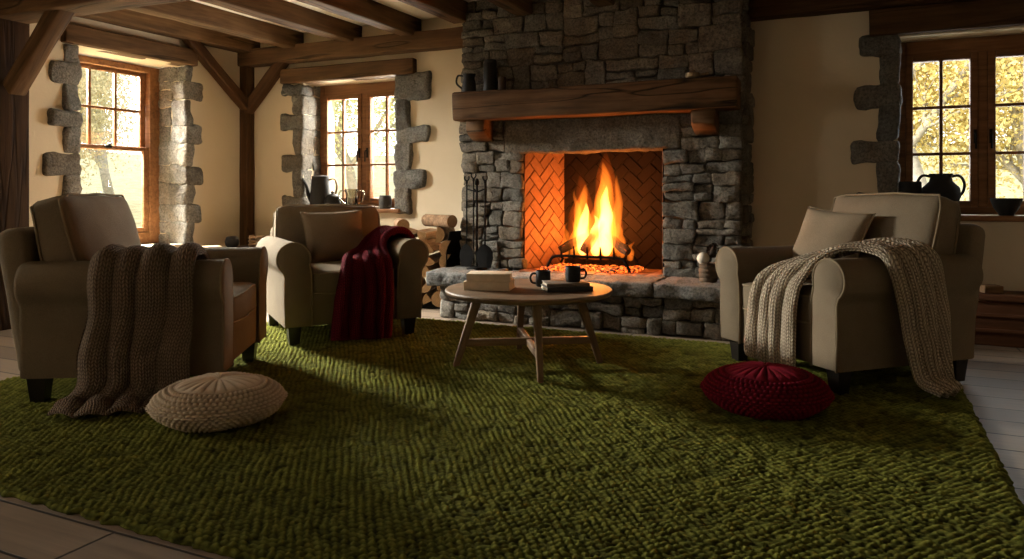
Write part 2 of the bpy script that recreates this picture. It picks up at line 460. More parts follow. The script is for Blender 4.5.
# ------------------------------------------------------------------ timber
trim_no = [0]
def beam(p0, p1, w, h, label, mat='beam', up=(0, 0, 1), cat='beam', amp=.006, seed=1.):
    trim_no[0] += 1
    L = (Vector(p1) - Vector(p0)).length
    m = MB(); rock(m, 0, L, -w / 2, w / 2, -h / 2, h / 2, .014, amp, 3.5, (max(4, int(L / .16)), 3, 3), seed + trim_no[0])
    o = m.build('trim_%d' % trim_no[0], MAT[mat])
    o.matrix_world = axis_matrix(p0, p1, up)
    return tag(o, label, cat, None, 'structure')

JX = [-5.80, -5.21, -4.49, -3.81, -3.11, -2.50, -1.80, -1.10, -.40, .30, 1.0, 1.7]
names = ['dark joist tight against the tall sash window wall', 'second ceiling joist from the sash window wall', 'third ceiling joist from the sash window wall, above the near casement',
         'fourth ceiling joist from the sash window wall', 'ceiling joist dying into the chimney edge nearest the log stack', 'ceiling joist above the tall cylinder on the mantel',
         'ceiling joist above the middle of the mantel', 'ceiling joist above the bare end of the mantel', 'ceiling joist just beyond the chimney', 'ceiling joist over the chair with the oatmeal throw',
         'ceiling joist over the casement with the bowl', 'last ceiling joist from the sash window wall']
for i, x in enumerate(JX):
    y1 = YB if (x < -3.2 or x > -.7) else 5.66
    beam((x, YF, 2.545), (x, y1, 2.545), .15 if i else .18, .19, names[i], 'beam', seed=3.)
beam((-5.92, YB - .06, 2.40), (-3.02, YB - .06, 2.40), .16, .17, 'heavy wall beam above the near casement window', 'beam')
beam((-.84, YB - .06, 2.40), (XR, YB - .06, 2.40), .16, .17, 'dark wall beam above the casement behind the chair with the oatmeal throw', 'beamdark')
beam((XL, 3.42, 2.40), (XR, 3.42, 2.40), .26, .30, 'heavy cross beam carrying the joists above the big post', 'beam')
beam((-5.74, 3.40, 0), (-5.74, 3.40, 2.27), .30, .26, 'big square oak post in front of the sash window wall', 'post', up=(1, 0, 0), cat='post')
beam((-5.56, 3.40, 1.74), (-4.96, 3.40, 2.34), .12, .12, 'slanting knee brace from the big post to the cross beam', 'beam', cat='brace')
beam((-5.86, 5.98, 0), (-5.86, 5.98, 2.44), .12, .12, 'thin dark corner post between the two window walls', 'beamdark', up=(1, 0, 0), cat='post')
beam((-5.84, 5.98, 1.87), (-5.84, 5.18, 2.50), .11, .10, 'knee brace from the corner post toward the sash window', 'beamdark', cat='brace')
beam((-5.86, 5.97, 1.84), (-5.32, 5.97, 2.38), .10, .11, 'knee brace from the corner post toward the casement window', 'beamdark', cat='brace')
beam((-5.40, YB + .02, 2.185), (-3.79, YB + .02, 2.185), .18, .15, 'rough oak lintel over the near casement window', 'beam', cat='lintel')
beam((.06, YB + .02, 2.215), (1.75, YB + .02, 2.215), .18, .19, 'rough oak lintel over the casement with the bowl', 'beamdark', cat='lintel')
beam((XL - .02, 3.98, 2.30), (XL - .02, 5.32, 2.30), .18, .16, 'rough oak lintel over the tall sash window', 'beam', cat='lintel')

# ------------------------------------------------------------------ quoin stones round the windows
def grey(r, lo=.34, hi=.62, warm=.03):
    g = r.uniform(lo, hi); w = r.uniform(-warm, warm)
    return (g + w, g, g - w * 1.1, 1)
def quoins(name, edge, sgn, z0, z1, axis, plane, long, short, depth, label, r, reveal_split=True):
    """edge: coordinate of the opening edge; sgn: which way the wall lies; axis 'x': wall along X at Y=plane"""
    m = MB(); z = z0; k = r.randint(0, 1)
    while z < z1 - .05:
        h = r.uniform(.145, .18) if k % 2 == 0 else r.uniform(.20, .28)
        if z1 - z - h < .09: h = z1 - z
        w = (long * r.uniform(.85, 1.1) if k % 2 == 0 else short * r.uniform(.8, 1.25))
        a, b = sorted((edge - sgn * .015, edge + sgn * w)); t = grey(r, .30, .62); se = r.uniform(0, 99)
        kw = (.030, .016, 6, (7, 5, 6), se, .012, t, 0, None, .010, .014)
        if axis == 'x': rock(m, a, b, plane - .035, plane + depth * r.uniform(.42, .62), z - .006, z + h + .006, *kw)
        else: rock(m, plane - depth * r.uniform(.42, .62), plane + .035, a, b, z - .006, z + h + .006, *kw)
        s = z                      # smaller stones deeper in the reveal
        while s < z + h - .02:
            e = min(z + h, s + r.uniform(.10, .2))
            if z + h - e < .07: e = z + h
            t = grey(r, .40, .70); se = r.uniform(0, 99); a2, b2 = sorted((edge - sgn * .010, edge + sgn * .08)); d0 = r.uniform(.4, .5)
            kw = (.016, .012, 8, (3, 6, 5), se, .006, t, 0, None, .006, .014)
            if axis == 'x': rock(m, a2, b2, plane + depth * d0, plane + depth, s + .002, e - .002, *kw)
            else: rock(m, plane - depth, plane - depth * d0, a2, b2, s + .002, e - .002, (.016), .012, 8, (6, 3, 5), *kw[4:])
            s = e
        z += h; k += 1
    trim_no[0] += 1
    return struct(m, 'trim_%d' % trim_no[0], MAT['quoin'], label, 'stone surround', smooth=True)
r = random.Random(21)
quoins('q', W2[0], -1, .80, 2.11, 'x', YB, .27, .12, .33, 'grey stone quoins on the coffee pot end of the near casement', r)
quoins('q', W2[1], 1, .80, 2.11, 'x', YB, .36, .16, .33, 'grey stone quoins on the fireplace end of the near casement', r)
quoins('q', W3[0], -1, .80, 2.12, 'x', YB, .30, .11, .28, 'dark stone quoins beside the casement with the two-handled jar', r)
quoins('q', W3[1], 1, .80, 2.12, 'x', YB, .34, .18, .28, 'stone quoins on the outer end of the casement with the bowl', r)
quoins('q', W1[0], -1, .46, 2.22, 'y', XL, .28, .13, .40, 'dark stone quoins on the big post side of the sash window', r)
quoins('q', W1[1], 1, .46, 2.22, 'y', XL, .20, .075, .40, 'pale lit stone quoins on the corner post side of the sash window', r)

# ------------------------------------------------------------------ windows
def casement(no, x0, x1, y, z0, z1, label):
    w = empty('window_%d' % no, ((x0 + x1) / 2, y, z0), 0, label=label, cat='window', kind='structure')
    hw = (x1 - x0) / 2; hh = z1 - z0; D = .045
    m = MB(); F = .062
    for a in [(-hw, -hw + F, 0, hh), (hw - F, hw, 0, hh), (-hw + F, hw - F, 0, F * .8), (-hw + F, hw - F, hh - F * 1.7, hh), (-.03, .03, F * .8, hh - F * 1.7)]:
        rock(m, a[0], a[1], -D, D, a[2], a[3], .006, 0, n=(2, 2, 2))
    m.build('window_frame', MAT['frame'], w)
    for s in (-1, 1):
        i0, i1 = (-hw + F, -.03) if s < 0 else (.03, hw - F); b0, b1 = F * .8, hh - F * 1.7; S = .048
        m = MB()
        for a in [(i0, i0 + S, b0, b1), (i1 - S, i1, b0, b1), (i0 + S, i1 - S, b0, b0 + S), (i0 + S, i1 - S, b1 - S, b1)]:
            rock(m, a[0], a[1], -D - .012, D - .03, a[2], a[3], .006, 0, n=(2, 2, 2))
        g0, g1, h0, h1 = i0 + S, i1 - S, b0 + S, b1 - S
        xm = (g0 + g1) / 2; rock(m, xm - .011, xm + .011, -D, D - .05, h0, h1, .004, 0, n=(2, 2, 2))
        for k in (1, 2):
            zz = h0 + (h1 - h0) * k / 3; rock(m, g0, g1, -D + .002, D - .052, zz - .011, zz + .011, .004, 0, n=(2, 2, 2))
        sash = m.build('sash', MAT['frame'], w)
        m = MB(); box(m, g0, g1, -.022, -.018, h0, h1); m.build('pane', MAT['glass'], sash)
        m = MB(); xh = -.048 if s < 0 else .048
        zc = (b0 + b1) / 2 - .05
        rock(m, xh - .010, xh + .010, -D - .022, -D - .010, zc - .05, zc + .05, .004, 0, n=(2, 2, 2))
        tube(m, [(xh, -D - .02, zc + .02), (xh, -D - .05, zc + .02), (xh, -D - .055, zc + .0), (xh, -D - .055, zc - .09)], .007, 6)
        m.build('handle', MAT['iron'], sash)
    return w
casement(2, W2[0], W2[1], 6.33, WZ[0], WZ[1], 'wooden casement window behind the chair with the red throw')
casement(3, W3[0], W3[1], 6.31, WZ[0], WZ[1], 'wooden casement window with yellow trees behind the chair with the oatmeal throw')
# sills
m = MB(); rock(m, W2[0] + .02, W2[1] + .06, YB - .07, YB + .27, WZ[0] - .04, WZ[0], .01, .002, n=(4, 3, 2))
trim_no[0] += 1; struct(m, 'trim_%d' % trim_no[0], MAT['frame'], 'wooden sill under the near casement with the coffee pot', 'window sill', True)
m = MB(); rock(m, W3[0] - .02, W3[1] + .1, YB - .06, YB + .25, WZ[0] - .04, WZ[0], .01, .002, n=(4, 3, 2))
trim_no[0] += 1; struct(m, 'trim_%d' % trim_no[0], MAT['frame'], 'wooden sill carrying the bowl and two-handled jar', 'window sill', True)

def sash_window(no, y0, y1, x, z0, z1, label):
    w = empty('window_%d' % no, (x, (y0 + y1) / 2, z0), 0, label=label, cat='window', kind='structure')
    hw = (y1 - y0) / 2; hh = z1 - z0; F = .115; D = .06
    m = MB()
    for a in [(-hw, -hw + F, 0, hh), (hw - F, hw, 0, hh), (-hw + F, hw - F, 0, F), (-hw + F, hw - F, hh - F * .5, hh)]:
        rock(m, -D, D, a[0], a[1], a[2], a[3], .006, 0, n=(2, 2, 2))
    m.build('window_frame', MAT['frame'], w)
    zm = .91; S = .055
    def sash(b0, b1, dx, muntin):
        i0, i1 = -hw + F, hw - F; m = MB()
        for a in [(i0, i0 + S, b0, b1), (i1 - S, i1, b0, b1), (i0 + S, i1 - S, b0, b0 + S * .8), (i0 + S, i1 - S, b1 - S * .7, b1)]:
            rock(m, dx - .02, dx + .02, a[0], a[1], a[2], a[3], .006, 0, n=(2, 2, 2))
        g0, g1, h0, h1 = i0 + S, i1 - S, b0 + S * .8, b1 - S * .7
        if muntin:
            for k in (1, 2):
                yy = g0 + (g1 - g0) * k / 3; rock(m, dx - .016, dx + .016, yy - .012, yy + .012, h0, h1, .004, 0, n=(2, 2, 2))
            zz = (h0 + h1) / 2; rock(m, dx - .015, dx + .015, g0, g1, zz - .012, zz + .012, .004, 0, n=(2, 2, 2))
        s = m.build('sash', MAT['frame'], w)
        m = MB(); box(m, dx - .003, dx + .003, g0, g1, h0, h1); m.build('pane', MAT['glass'], s)
        return s
    sash(zm - .02, hh - F * .5, -.025, True)
    s = sash(F, zm + .02, .025, False)
    m = MB(); rock(m, .045, .075, -.03, .03, zm - .005, zm + .02, .005, 0, n=(2, 2, 2)); tube(m, [(.06, 0, zm + .02), (.065, .03, zm + .035)], .008, 6)
    m.build('sash_lock', MAT['iron'], s)
    return w
sash_window(1, W1[0] - .03, W1[1] + .0, -6.30, W1Z[0], W1Z[1] - .01, 'tall sash window with a six pane upper half, between the big post and corner post')
sash_window(4, W4[0], W4[1], -6.30, W1Z[0], W1Z[1], 'second sash window nearer the viewer along the same wall')

# ------------------------------------------------------------------ fireplace
FX0, FX1, FY = -3.087, -.776, 5.63
OX0, OX1, OZ0, OZ1 = -2.507, -1.354, .36, 1.32
fp = empty('fireplace', ((FX0 + FX1) / 2, FY, 0), 0, label='tall grey stone fireplace with raised hearth, oak mantel and brick firebox', cat='fireplace')
def P(m, name, mats, **k):
    o = m.build(name, mats, **k); o.parent = fp; o.matrix_parent_inverse = Matrix.Translation(fp.location).inverted(); return o
r = random.Random(5)
def cut(x0, x1, z0, z1, out, wm=(.17, .46), hm=(.09, .23)):
    w, h = x1 - x0, z1 - z0; WM = r.uniform(*wm); HM = r.uniform(*hm)
    if w <= WM and h <= HM or (w < .12 and h < .12): out.append((x0, x1, z0, z1)); return
    if (w / WM) > (h / HM) and w > .14:
        f = r.uniform(.36, .64); c = x0 + w * f; cut(x0, c, z0, z1, out, wm, hm); cut(c, x1, z0, z1, out, wm, hm)
    elif h > .11:
        f = r.uniform(.36, .64); c = z0 + h * f; cut(x0, x1, z0, c, out, wm, hm); cut(x0, x1, c, z1, out, wm, hm)
    else: out.append((x0, x1, z0, z1))
def stones(m, rect, yf, lo=.32, hi=.66, thick=.06, swap=False, flip=1, wm=(.20, .46), hm=(.10, .24), warp=.011):
    out = []; cut(*rect, out, wm, hm)
    for (a, b, c, d) in out:
        g = .0035; pr = r.uniform(-.014, .018); t = grey(r, lo, hi, .045); n = (max(4, int((b - a) / .03)), 1, max(4, int((d - c) / .03)))
        if swap:   # stones on a face looking along X: rect runs along Y
            M = Matrix(((0, flip, 0, yf), (1, 0, 0, 0), (0, 0, 1, 0), (0, 0, 0, 1)))
            rock(m, a + g, b - g, -.0 - thick, .02 + pr, c + g, d - g, .014, .012, 8, n, r.uniform(0, 99), .008, t, 0, M, warp, .012)
        else:
            rock(m, a + g, b - g, yf - .02 - pr, yf + thick, c + g, d - g, .014, .014, 8, n, r.uniform(0, 99), .008, t, 0, None, warp, .014)
m = MB()
stones(m, (FX0, OX0, OZ0, OZ1), FY, wm=(.18, .34), hm=(.10, .19)); stones(m, (OX1, FX1, OZ0, OZ1), FY, wm=(.18, .34), hm=(.10, .19))
stones(m, (FX0, -2.68, OZ1, 1.62), FY); stones(m, (-1.218, FX1, OZ1, 1.62), FY)
stones(m, (FX0, FX1, 1.62, H), FY, wm=(.20, .44), hm=(.11, .24))
stones(m, (FY + .05, YB, .0, H), FX1 - .0, swap=True); stones(m, (FY + .05, YB, .0, H), FX0 + .0, swap=True, flip=-1)
# core behind the stones (mortar)
e = .03
box(m, FX0 + e, OX0 - .005, FY + e, YB + .3, 0, OZ1, 1); box(m, OX1 + .005, FX1 - e, FY + e, YB + .3, 0, OZ1, 1)
box(m, FX0 + e, FX1 - e, FY + e, YB + .3, OZ1 + .02, H, 1); box(m, OX0 - .005, OX1 + .005, 6.14, YB + .3, 0, OZ1 + .02, 1)
P(m, 'chimney_breast', [MAT['stone'], MAT['mortar']])
m = MB(); rock(m, -2.68, -1.218, FY - .03, FY + .2, OZ1, 1.60, .022, .012, 5, (40, 3, 9), 4., .008, (.40, .37, .33, 1), 0, None, 0, .022)
P(m, 'lintel_stone', [MAT['stone']])
# hearth
HY = 5.18
m = MB(); stones(m, (-3.03, -.70, 0, .27), HY, wm=(.18, .42), hm=(.08, .17))
stones(m, (HY + .05, FY, 0, .27), -.70, swap=True); stones(m, (HY + .05, FY, 0, .27), -3.03, swap=True, flip=-1)
box(m, -3.03 + e, -.70 - e, HY + e, FY + .02, 0, .27, 1)
P(m, 'hearth_base', [MAT['stone'], MAT['mortar']])
m = MB(); xs = [-3.13, -2.62, -1.98, -1.30, -.64]
for i in range(4):
    rock(m, xs[i] + .002, xs[i + 1] - .002, HY - .06, FY + (.02), .262, .36, .018, .010, 6, (18, 12, 4), 11. + i, .010, grey(r, .46, .62, .02), 0, None, 0, .020)
P(m, 'hearth_slab', [MAT['hearth']])
# firebox with herringbone bricks
def clip(poly, x0, x1, y0, y1):
    for (ax, v, s) in ((0, x0, 1), (0, x1, -1), (1, y0, 1), (1, y1, -1)):
        out = []
        for i in range(len(poly)):
            p, q = poly[i - 1], poly[i]; dp, dq = s * (p[ax] - v), s * (q[ax] - v)
            if (dp >= 0) != (dq >= 0):
                t = dp / (dp - dq); out.append((p[0] + (q[0] - p[0]) * t, p[1] + (q[1] - p[1]) * t))
            if dq >= 0: out.append(q)
        poly = out
        if len(poly) < 3: return []
    return poly
def herring(m, w, h, M, r, ang=45, W=.083, gap=.003):
    ca, sa = math.cos(R(ang)), math.sin(R(ang)); n = int((w + h) / W) + 3
    for a in range(-n, n):
        for b in range(-n, n):
            d = (a - b) % 4
            if d == 0: q = (a, a + 2, b, b + 1)
            elif d == 3: q = (a, a + 1, b, b + 2)
            else: continue
            x0, x1, y0, y1 = q[0] * W + gap, q[1] * W - gap, q[2] * W + gap, q[3] * W - gap
            po = [(x0, y0), (x1, y0), (x1, y1), (x0, y1)]
            po = clip([(x * ca - y * sa, x * sa + y * ca) for x, y in po], .002, w - .002, .002, h - .002)
            if len(po) < 3: continue
            cx = sum(p[0] for p in po) / len(po); cy = sum(p[1] for p in po) / len(po); k = len(po)
            pr = .006 + r.uniform(0, .003); t = grey(r, .35, .62, .03)
            vs = [M @ Vector((x, y, 0)) for x, y in po] + [M @ Vector((cx + (x - cx) * .95, cy + (y - cy) * .95, pr)) for x, y in po]
            fs = [tuple(range(k, 2 * k))] + [(i, (i + 1) % k, k + (i + 1) % k, k + i) for i in range(k)]
            m.add(vs, fs, 0, t)
    m.add([M @ Vector(p) for p in ((0, 0, 0), (w, 0, 0), (w, h, 0), (0, h, 0))], [(0, 1, 2, 3)], 1)
BX0, BX1, BY = -2.327, -1.405, 6.08
def plane_M(p0, p1, inward):
    u = (Vector(p1) - Vector(p0)); L = u.length; u.normalize(); z = Vector((0, 0, 1)); nn = Vector(inward).normalized()
    return Matrix(((u.x, z.x, nn.x, p0[0]), (u.y, z.y, nn.y, p0[1]), (u.z, z.z, nn.z, p0[2]), (0, 0, 0, 1))), L
fz0 = .362; fh = 1.02
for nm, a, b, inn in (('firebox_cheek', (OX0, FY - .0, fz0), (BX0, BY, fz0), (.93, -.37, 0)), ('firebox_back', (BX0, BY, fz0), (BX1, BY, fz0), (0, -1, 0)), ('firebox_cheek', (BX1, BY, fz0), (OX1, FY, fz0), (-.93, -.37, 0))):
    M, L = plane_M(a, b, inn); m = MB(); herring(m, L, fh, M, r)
    P(m, nm, [MAT['brick' if nm.endswith('cheek') else 'soot_shade_brick'], MAT['soot']], smooth=False)
m = MB()
for i in range(9):
    for j in range(4):
        x0 = OX0 + .0 + i * .128; y0 = 5.52 + j * .145
        rock(m, x0 + .003, x0 + .125, y0 + .003, y0 + .142, .345, .367, .005, .002, 9, (2, 2, 2), i + j * 10., 0, grey(r, .4, .62, .04))
P(m, 'firebox_floor', [MAT['brick']])
# mantel
m = MB(); rock(m, -3.051, -.773, FY - .235, FY + .0, 1.588, 1.817, .018, .012, 2.4, (22, 4, 4), 9.)
mo = P(m, 'mantel_shelf', MAT['mantel'])
for xc in (-2.86, -1.02):
    m = MB(); w = .085
    prof = [(0, 0), (.20, 0), (.205, -.06), (.195, -.10), (.15, -.135), (.08, -.165), (.0, -.175)]
    vs = [(xc + sx * w * s, FY - d * (1 - .02 * (1 - s)) + .005, 1.592 + z) for sx, s in ((-1, .93), (-1, 1.0), (1, 1.0), (1, .93)) for d, z in prof]
    # rounded sides: outer rings slightly inset
    k = len(prof); vs = []
    for sx, sc, xx in ((-1, .96, w), (-1, 1.0, w - .012), (1, 1.0, w - .012), (1, .96, w)):
        for d, z in prof: vs.append((xc + sx * xx, FY + .005 - d * sc, 1.592 + z * sc))
    fs = [(j * k + i, j * k + (i + 1) % k, (j + 1) * k + (i + 1) % k, (j + 1) * k + i) for j in range(3) for i in range(k)]
    fs += [tuple(range(k - 1, -1, -1)), tuple(3 * k + i for i in range(k))]
    m.add(vs, fs); P(m, 'corbel', MAT['mantel'], autosmooth=35)

# ------------------------------------------------------------------ fire
FC = Vector((-1.965, 5.82, .366))
g = empty('fire_grate', FC, 0, label='black iron fire grate with upright finials holding burning logs', cat='fire grate')
m = MB()
for yy, hh in ((-.17, .115), (.12, .115)):
    tube(m, catmull([(-.345, yy, .008), (-.325, yy, .06), (-.265, yy, hh), (0, yy, hh + .004), (.265, yy, hh), (.325, yy, .06), (.345, yy, .008)], 36), .011, 8)
m.build('grate_frame', MAT['iron'], g)
for x in (-.22, -.11, 0, .11, .22):
    m = MB(); tube(m, [(x, .12, .112), (x, -.17, .112)], .008, 8); m.build('grate_bar', MAT['iron'], g)
    m = MB(); tube(m, [(x, -.17, .10), (x, -.175, .16), (x, -.18, .20)], [.009, .009, .005], 8); m.build('finial', MAT['iron'], g)
def fire_log(p0, p1, rad, label, seed):
    L = (Vector(p1) - Vector(p0)).length; n = 14; m = MB()
    vs = []; fs = []; S = 14
    for i in range(n + 1):
        x = L * i / n; e = min(1, .86 + min(i, n - i) * .07)
        for k in range(S):
            t = 2 * math.pi * k / S; q = (x, rad * math.cos(t), rad * math.sin(t)); rr = rad * e * (1 + .22 * nz(q, 14, seed))
            vs.append((x, rr * math.cos(t), rr * math.sin(t)))
    for i in range(n):
        for k in range(S): fs.append((i * S + k, (i + 1) * S + k, (i + 1) * S + (k + 1) % S, i * S + (k + 1) % S))
    fs += [tuple(range(S)), tuple(n * S + k for k in range(S - 1, -1, -1))]
    m.add(vs, fs); o = m.build('burning_log', MAT['char'], autosmooth=50); o.matrix_world = axis_matrix(p0, p1)
    return tag(o, label, 'log', 'logs burning on the grate')
F = lambda x, y, z: tuple(FC + Vector((x, y, z + .03)))
fire_log(F(-.27, -.08, .125), F(-.01, .02, .28), .038, 'charred log slanting up from the log stack end of the grate', 1.)
fire_log(F(-.06, -.09, .12), F(.07, .02, .37), .042, 'charred log propped steeply up between the two tall flames', 2.)
fire_log(F(.30, -.06, .125), F(.08, .03, .27), .038, 'charred log slanting down toward the chair end of the grate', 3.)
fire_log(F(-.24, .06, .14), F(.26, .07, .15), .042, 'charred log lying flat along the back of the grate', 4.)
# embers
m = MB(); r2 = random.Random(3)
for i in range(150):
    x, y = r2.uniform(-.38, .38), r2.uniform(-.22, .16); s = r2.uniform(.012, .028)
    rock(m, x - s, x + s, y - s * .8, y + s * .8, .0, .0 + s * 1.3, s * .5, s * .3, 30, (2, 2, 2), i)
tag(m.build('embers', MAT['ember'], loc=FC), 'bed of glowing red embers under the grate', 'embers', None, 'stuff')
# flames
fire = empty('fire', FC + Vector((0, -.055, .08)), 0, label='tall orange and yellow flames rising from the logs', cat='fire')
def flame(x, y, z0, h, w, seed, mat, lean=0., name='flame'):
    m = MB(); n = 26; S = 14; vs = []; fs = []
    for i in range(n + 1):
        t = i / n
        prof = (t ** .45) * ((1 - t) ** .85) * 1.9
        cx = x + lean * t + .05 * t * nz((0, 0, t * 3.2), 1, seed) ; cy = y + .035 * t * nz((5, 0, t * 3), 1, seed)
        for k in range(S):
            a = 2 * math.pi * k / S
            rr = w * prof * (1 + .45 * nz((math.cos(a) * 1.4, math.sin(a) * 1.4, t * 4.2), 1, seed + 7)) + .0015
            vs.append((cx + rr * math.cos(a), cy + rr * .7 * math.sin(a), z0 + h * t))
    for i in range(n):
        for k in range(S): fs.append((i * S + k, i * S + (k + 1) % S, (i + 1) * S + (k + 1) % S, (i + 1) * S + k))
    fs += [tuple(range(S - 1, -1, -1)), tuple(n * S + k for k in range(S))]
    m.add(vs, fs); m.build(name, MAT[mat], fire)
flame(-.085, 0, .02, .60, .095, 1., 'fl_o'); flame(.120, 0, .02, .78, .110, 2., 'fl_o', -.01)
flame(-.08, 0, .03, .44, .060, 3., 'fl_y', name='flame_core'); flame(.115, 0, .03, .58, .07, 4., 'fl_y', name='flame_core')
flame(-.17, .03, .02, .34, .055, 5., 'fl_o', .03); flame(.02, -.03, .02, .40, .065, 6., 'fl_o', .01); flame(.23, .04, .02, .30, .055, 7., 'fl_o', -.03)
flame(.16, .05, .05, .64, .055, 8., 'fl_o', .05); flame(-.13, .05, .05, .52, .045, 9., 'fl_o', -.02); flame(-.25, .06, .0, .20, .04, 10., 'fl_o')
flame(.07, .0, .1, .62, .055, 11., 'fl_o', .03); flame(.03, .0, .03, .34, .055, 12., 'fl_y', name='flame_core'); flame(.30, .06, .0, .16, .035, 13., 'fl_o')

rf = random.Random(8)
for i in range(11):
    x = rf.choice((-.085, .12)) + rf.gauss(0, .07)
    flame(x, rf.uniform(-.05, .07), .04 + rf.uniform(0, .12), rf.uniform(.30, .62) * (1 - abs(x - .05) * 1.6), rf.uniform(.018, .032), 20. + i, 'fl_o', rf.uniform(-.03, .03))
flame(-.085, 0, .0, .70, .14, 41., 'fl_r', name='flame_halo'); flame(.12, 0, .0, .88, .15, 42., 'fl_r', name='flame_halo'); flame(.02, .02, .0, .40, .26, 43., 'fl_r', name='flame_halo')

# ------------------------------------------------------------------ fire tools, on the hearth
ZT = .36
def tools():
    cx, cy = -2.875, 5.50
    s = empty('tool_stand', (cx, cy, ZT), 0, label='black iron stand holding the fire tools on the hearth', cat='tool stand')
    m = MB(); lathe(m, [(.0, .0), (.085, .0), (.085, .012), (.02, .025), (.0, .026)], 24); m.build('base', MAT['iron'], s)
    m = MB(); tube(m, [(0, 0, .02), (0, 0, .70)], .009, 10); lathe(m, [(0, .69), (.016, .70), (.02, .72), (.014, .745), (0, .755)], 14); m.build('pole', MAT['iron'], s)
    m = MB(); tube(m, [(-.085, -.02, .665), (0, 0, .64), (.085, -.02, .665)], .006, 8); tube(m, [(0, 0, .64), (0, -.055, .665)], .006, 8); m.build('hook_arm', MAT['iron'], s)
    def handle(m, top):
        tube(m, [(0, 0, top - .03), (0, 0, top - .012)], .010, 8)
        tube(m, catmull([(-.018, 0, top + .03), (-.02, 0, top + .01), (0, 0, top - .012), (.02, 0, top + .01), (.018, 0, top + .03)], 14), .006, 8)
    for dx, nm, lab in ((-.085, 'fire_shovel', 'black iron fire shovel hanging at the log stack side of the tool stand'), (.085, 'fire_shovel', 'wide black iron ash shovel hanging at the firebox side of the tool stand')):
        o = empty(nm, (cx + dx, cy - .02, ZT), 0, label=lab, cat='fire tool')
        m = MB(); tube(m, [(0, 0, .2), (0, 0, .74)], .0065, 8); handle(m, .74); m.build('handle', MAT['iron'], o)
        m = MB(); n = 12; w = .062 if dx < 0 else .075; h = .215
        out = [(-w * .75, 0.02), (w * .75, .02), (w, .10), (w * .95, .15), (w * .6, .19), (0, h), (-w * .6, .19), (-w * .95, .15), (-w, .10)]
        k = len(out); vs = [(x, -.012 + .35 * abs(x) ** 1.6, z) for x, z in out] + [(x, -.006 + .35 * abs(x) ** 1.6, z) for x, z in out]
        m.add(vs, [tuple(range(k - 1, -1, -1)), tuple(range(k, 2 * k))] + [(i, (i + 1) % k, k + (i + 1) % k, k + i) for i in range(k)])
        m.build('blade', MAT['iron'], o, smooth=False)
    o = empty('fire_poker', (cx, cy - .06, ZT), 0, label='thin black iron poker hanging in the middle of the tool stand', cat='fire tool')
    m = MB(); tube(m, [(0, 0, .06), (0, 0, .10), (0, 0, .74)], [.003, .0065, .0065], 8); m.build('rod', MAT['iron'], o)
    m = MB(); handle(m, .76); m.build('handle', MAT['iron'], o)
tools()

# ------------------------------------------------------------------ log stack
h = empty('log_holder', (-3.62, 5.69, 0), R(4), label='black steel log holder beside the hearth', cat='log holder')
m = MB(); W = .42; q = .13
pts = [(-W - .03, .66), (-W - .01, .56), (-W, .45)] + [(-W + q - q * math.cos(R(d)), .008 + q - q * math.sin(R(d))) for d in range(0, 91, 15)] + [(W - q + q * math.sin(R(d)), .008 + q - q * math.cos(R(d))) for d in range(0, 91, 15)] + [(W, .45), (W + .01, .56), (W + .03, .66)]
k = len(pts); T = .008; vs = []
for yy in (-.19, .17):
    for i, (x, z) in enumerate(pts): vs.append((x, yy, z))
c0 = (0, .436)
for yy in (-.19, .17):
    for x, z in pts:
        d = Vector((x - c0[0], z - c0[1])); d.normalize(); vs.append((x + d.x * T, yy, z + d.y * T))
fs = []
for i in range(k - 1):
    fs += [(i, i + 1, k + i + 1, k + i), (2 * k + i, 3 * k + i, 3 * k + i + 1, 2 * k + i + 1), (i, 2 * k + i, 2 * k + i + 1, i + 1), (k + i, k + i + 1, 3 * k + i + 1, 3 * k + i)]
fs += [(0, k, 3 * k, 2 * k), (k - 1, 3 * k - 1, 4 * k - 1, 2 * k - 1)]
m.add(vs, fs); m.build('band', MAT['iron'], h, smooth=False)
def log_mesh(kind, rad, L, seed):
    rr = random.Random(seed); pts = []
    if kind == 'round':
        pts = [(rad * math.cos(2 * math.pi * i / 14), rad * math.sin(2 * math.pi * i / 14), 1) for i in range(14)]
    elif kind == 'half':
        pts = [(rad * math.cos(math.pi * i / 9), rad * math.sin(math.pi * i / 9) - rad * .42, 1) for i in range(10)]
    else:
        A = rr.uniform(1.25, 1.6); pts = [(rad * 1.25 * math.cos(math.pi / 2 - A / 2 + A * i / 7), rad * 1.25 * math.sin(math.pi / 2 - A / 2 + A * i / 7) - rad * .68, 1) for i in range(8)] + [(0, -rad * .68, 0)]
    k = len(pts); ph = rr.uniform(0, 6.28); ca, sa = math.cos(ph), math.sin(ph); m = MB(); vs = []; n = 6
    for j in range(n + 1):
        y = -L / 2 + L * j / n; sc = 1. if 0 < j < n else .985
        for (x, z, b) in pts:
            q = 1 + .10 * nz((x * 9, y * 3, z * 9), 1, seed); q *= sc
            vs.append(((x * ca - z * sa) * q, y + (0 if 0 < j < n else .006 * nz((x, z, j), 30, seed)), (x * sa + z * ca) * q))
    fs = []; mi = []
    b = m.add(vs, [])
    for j in range(n):
        for i in range(k):
            i2 = (i + 1) % k; m.f.append((j * k + i, (j + 1) * k + i, (j + 1) * k + i2, j * k + i2)); m.m.append(0 if (pts[i][2] and pts[i2][2] and not (kind == 'half' and i == k - 1)) else 1)
    m.f.append(tuple(range(k))); m.m.append(1); m.f.append(tuple(n * k + i for i in range(k - 1, -1, -1))); m.m.append(1)
    return m
r = random.Random(12); z = .075; row = 0; cnt = 0
rows = [(-.32, .32, .085, 6), (-.345, .345, .195, 6), (-.35, .35, .305, 6), (-.35, .35, .415, 6), (-.35, .35, .525, 6), (-.31, .31, .63, 5)]
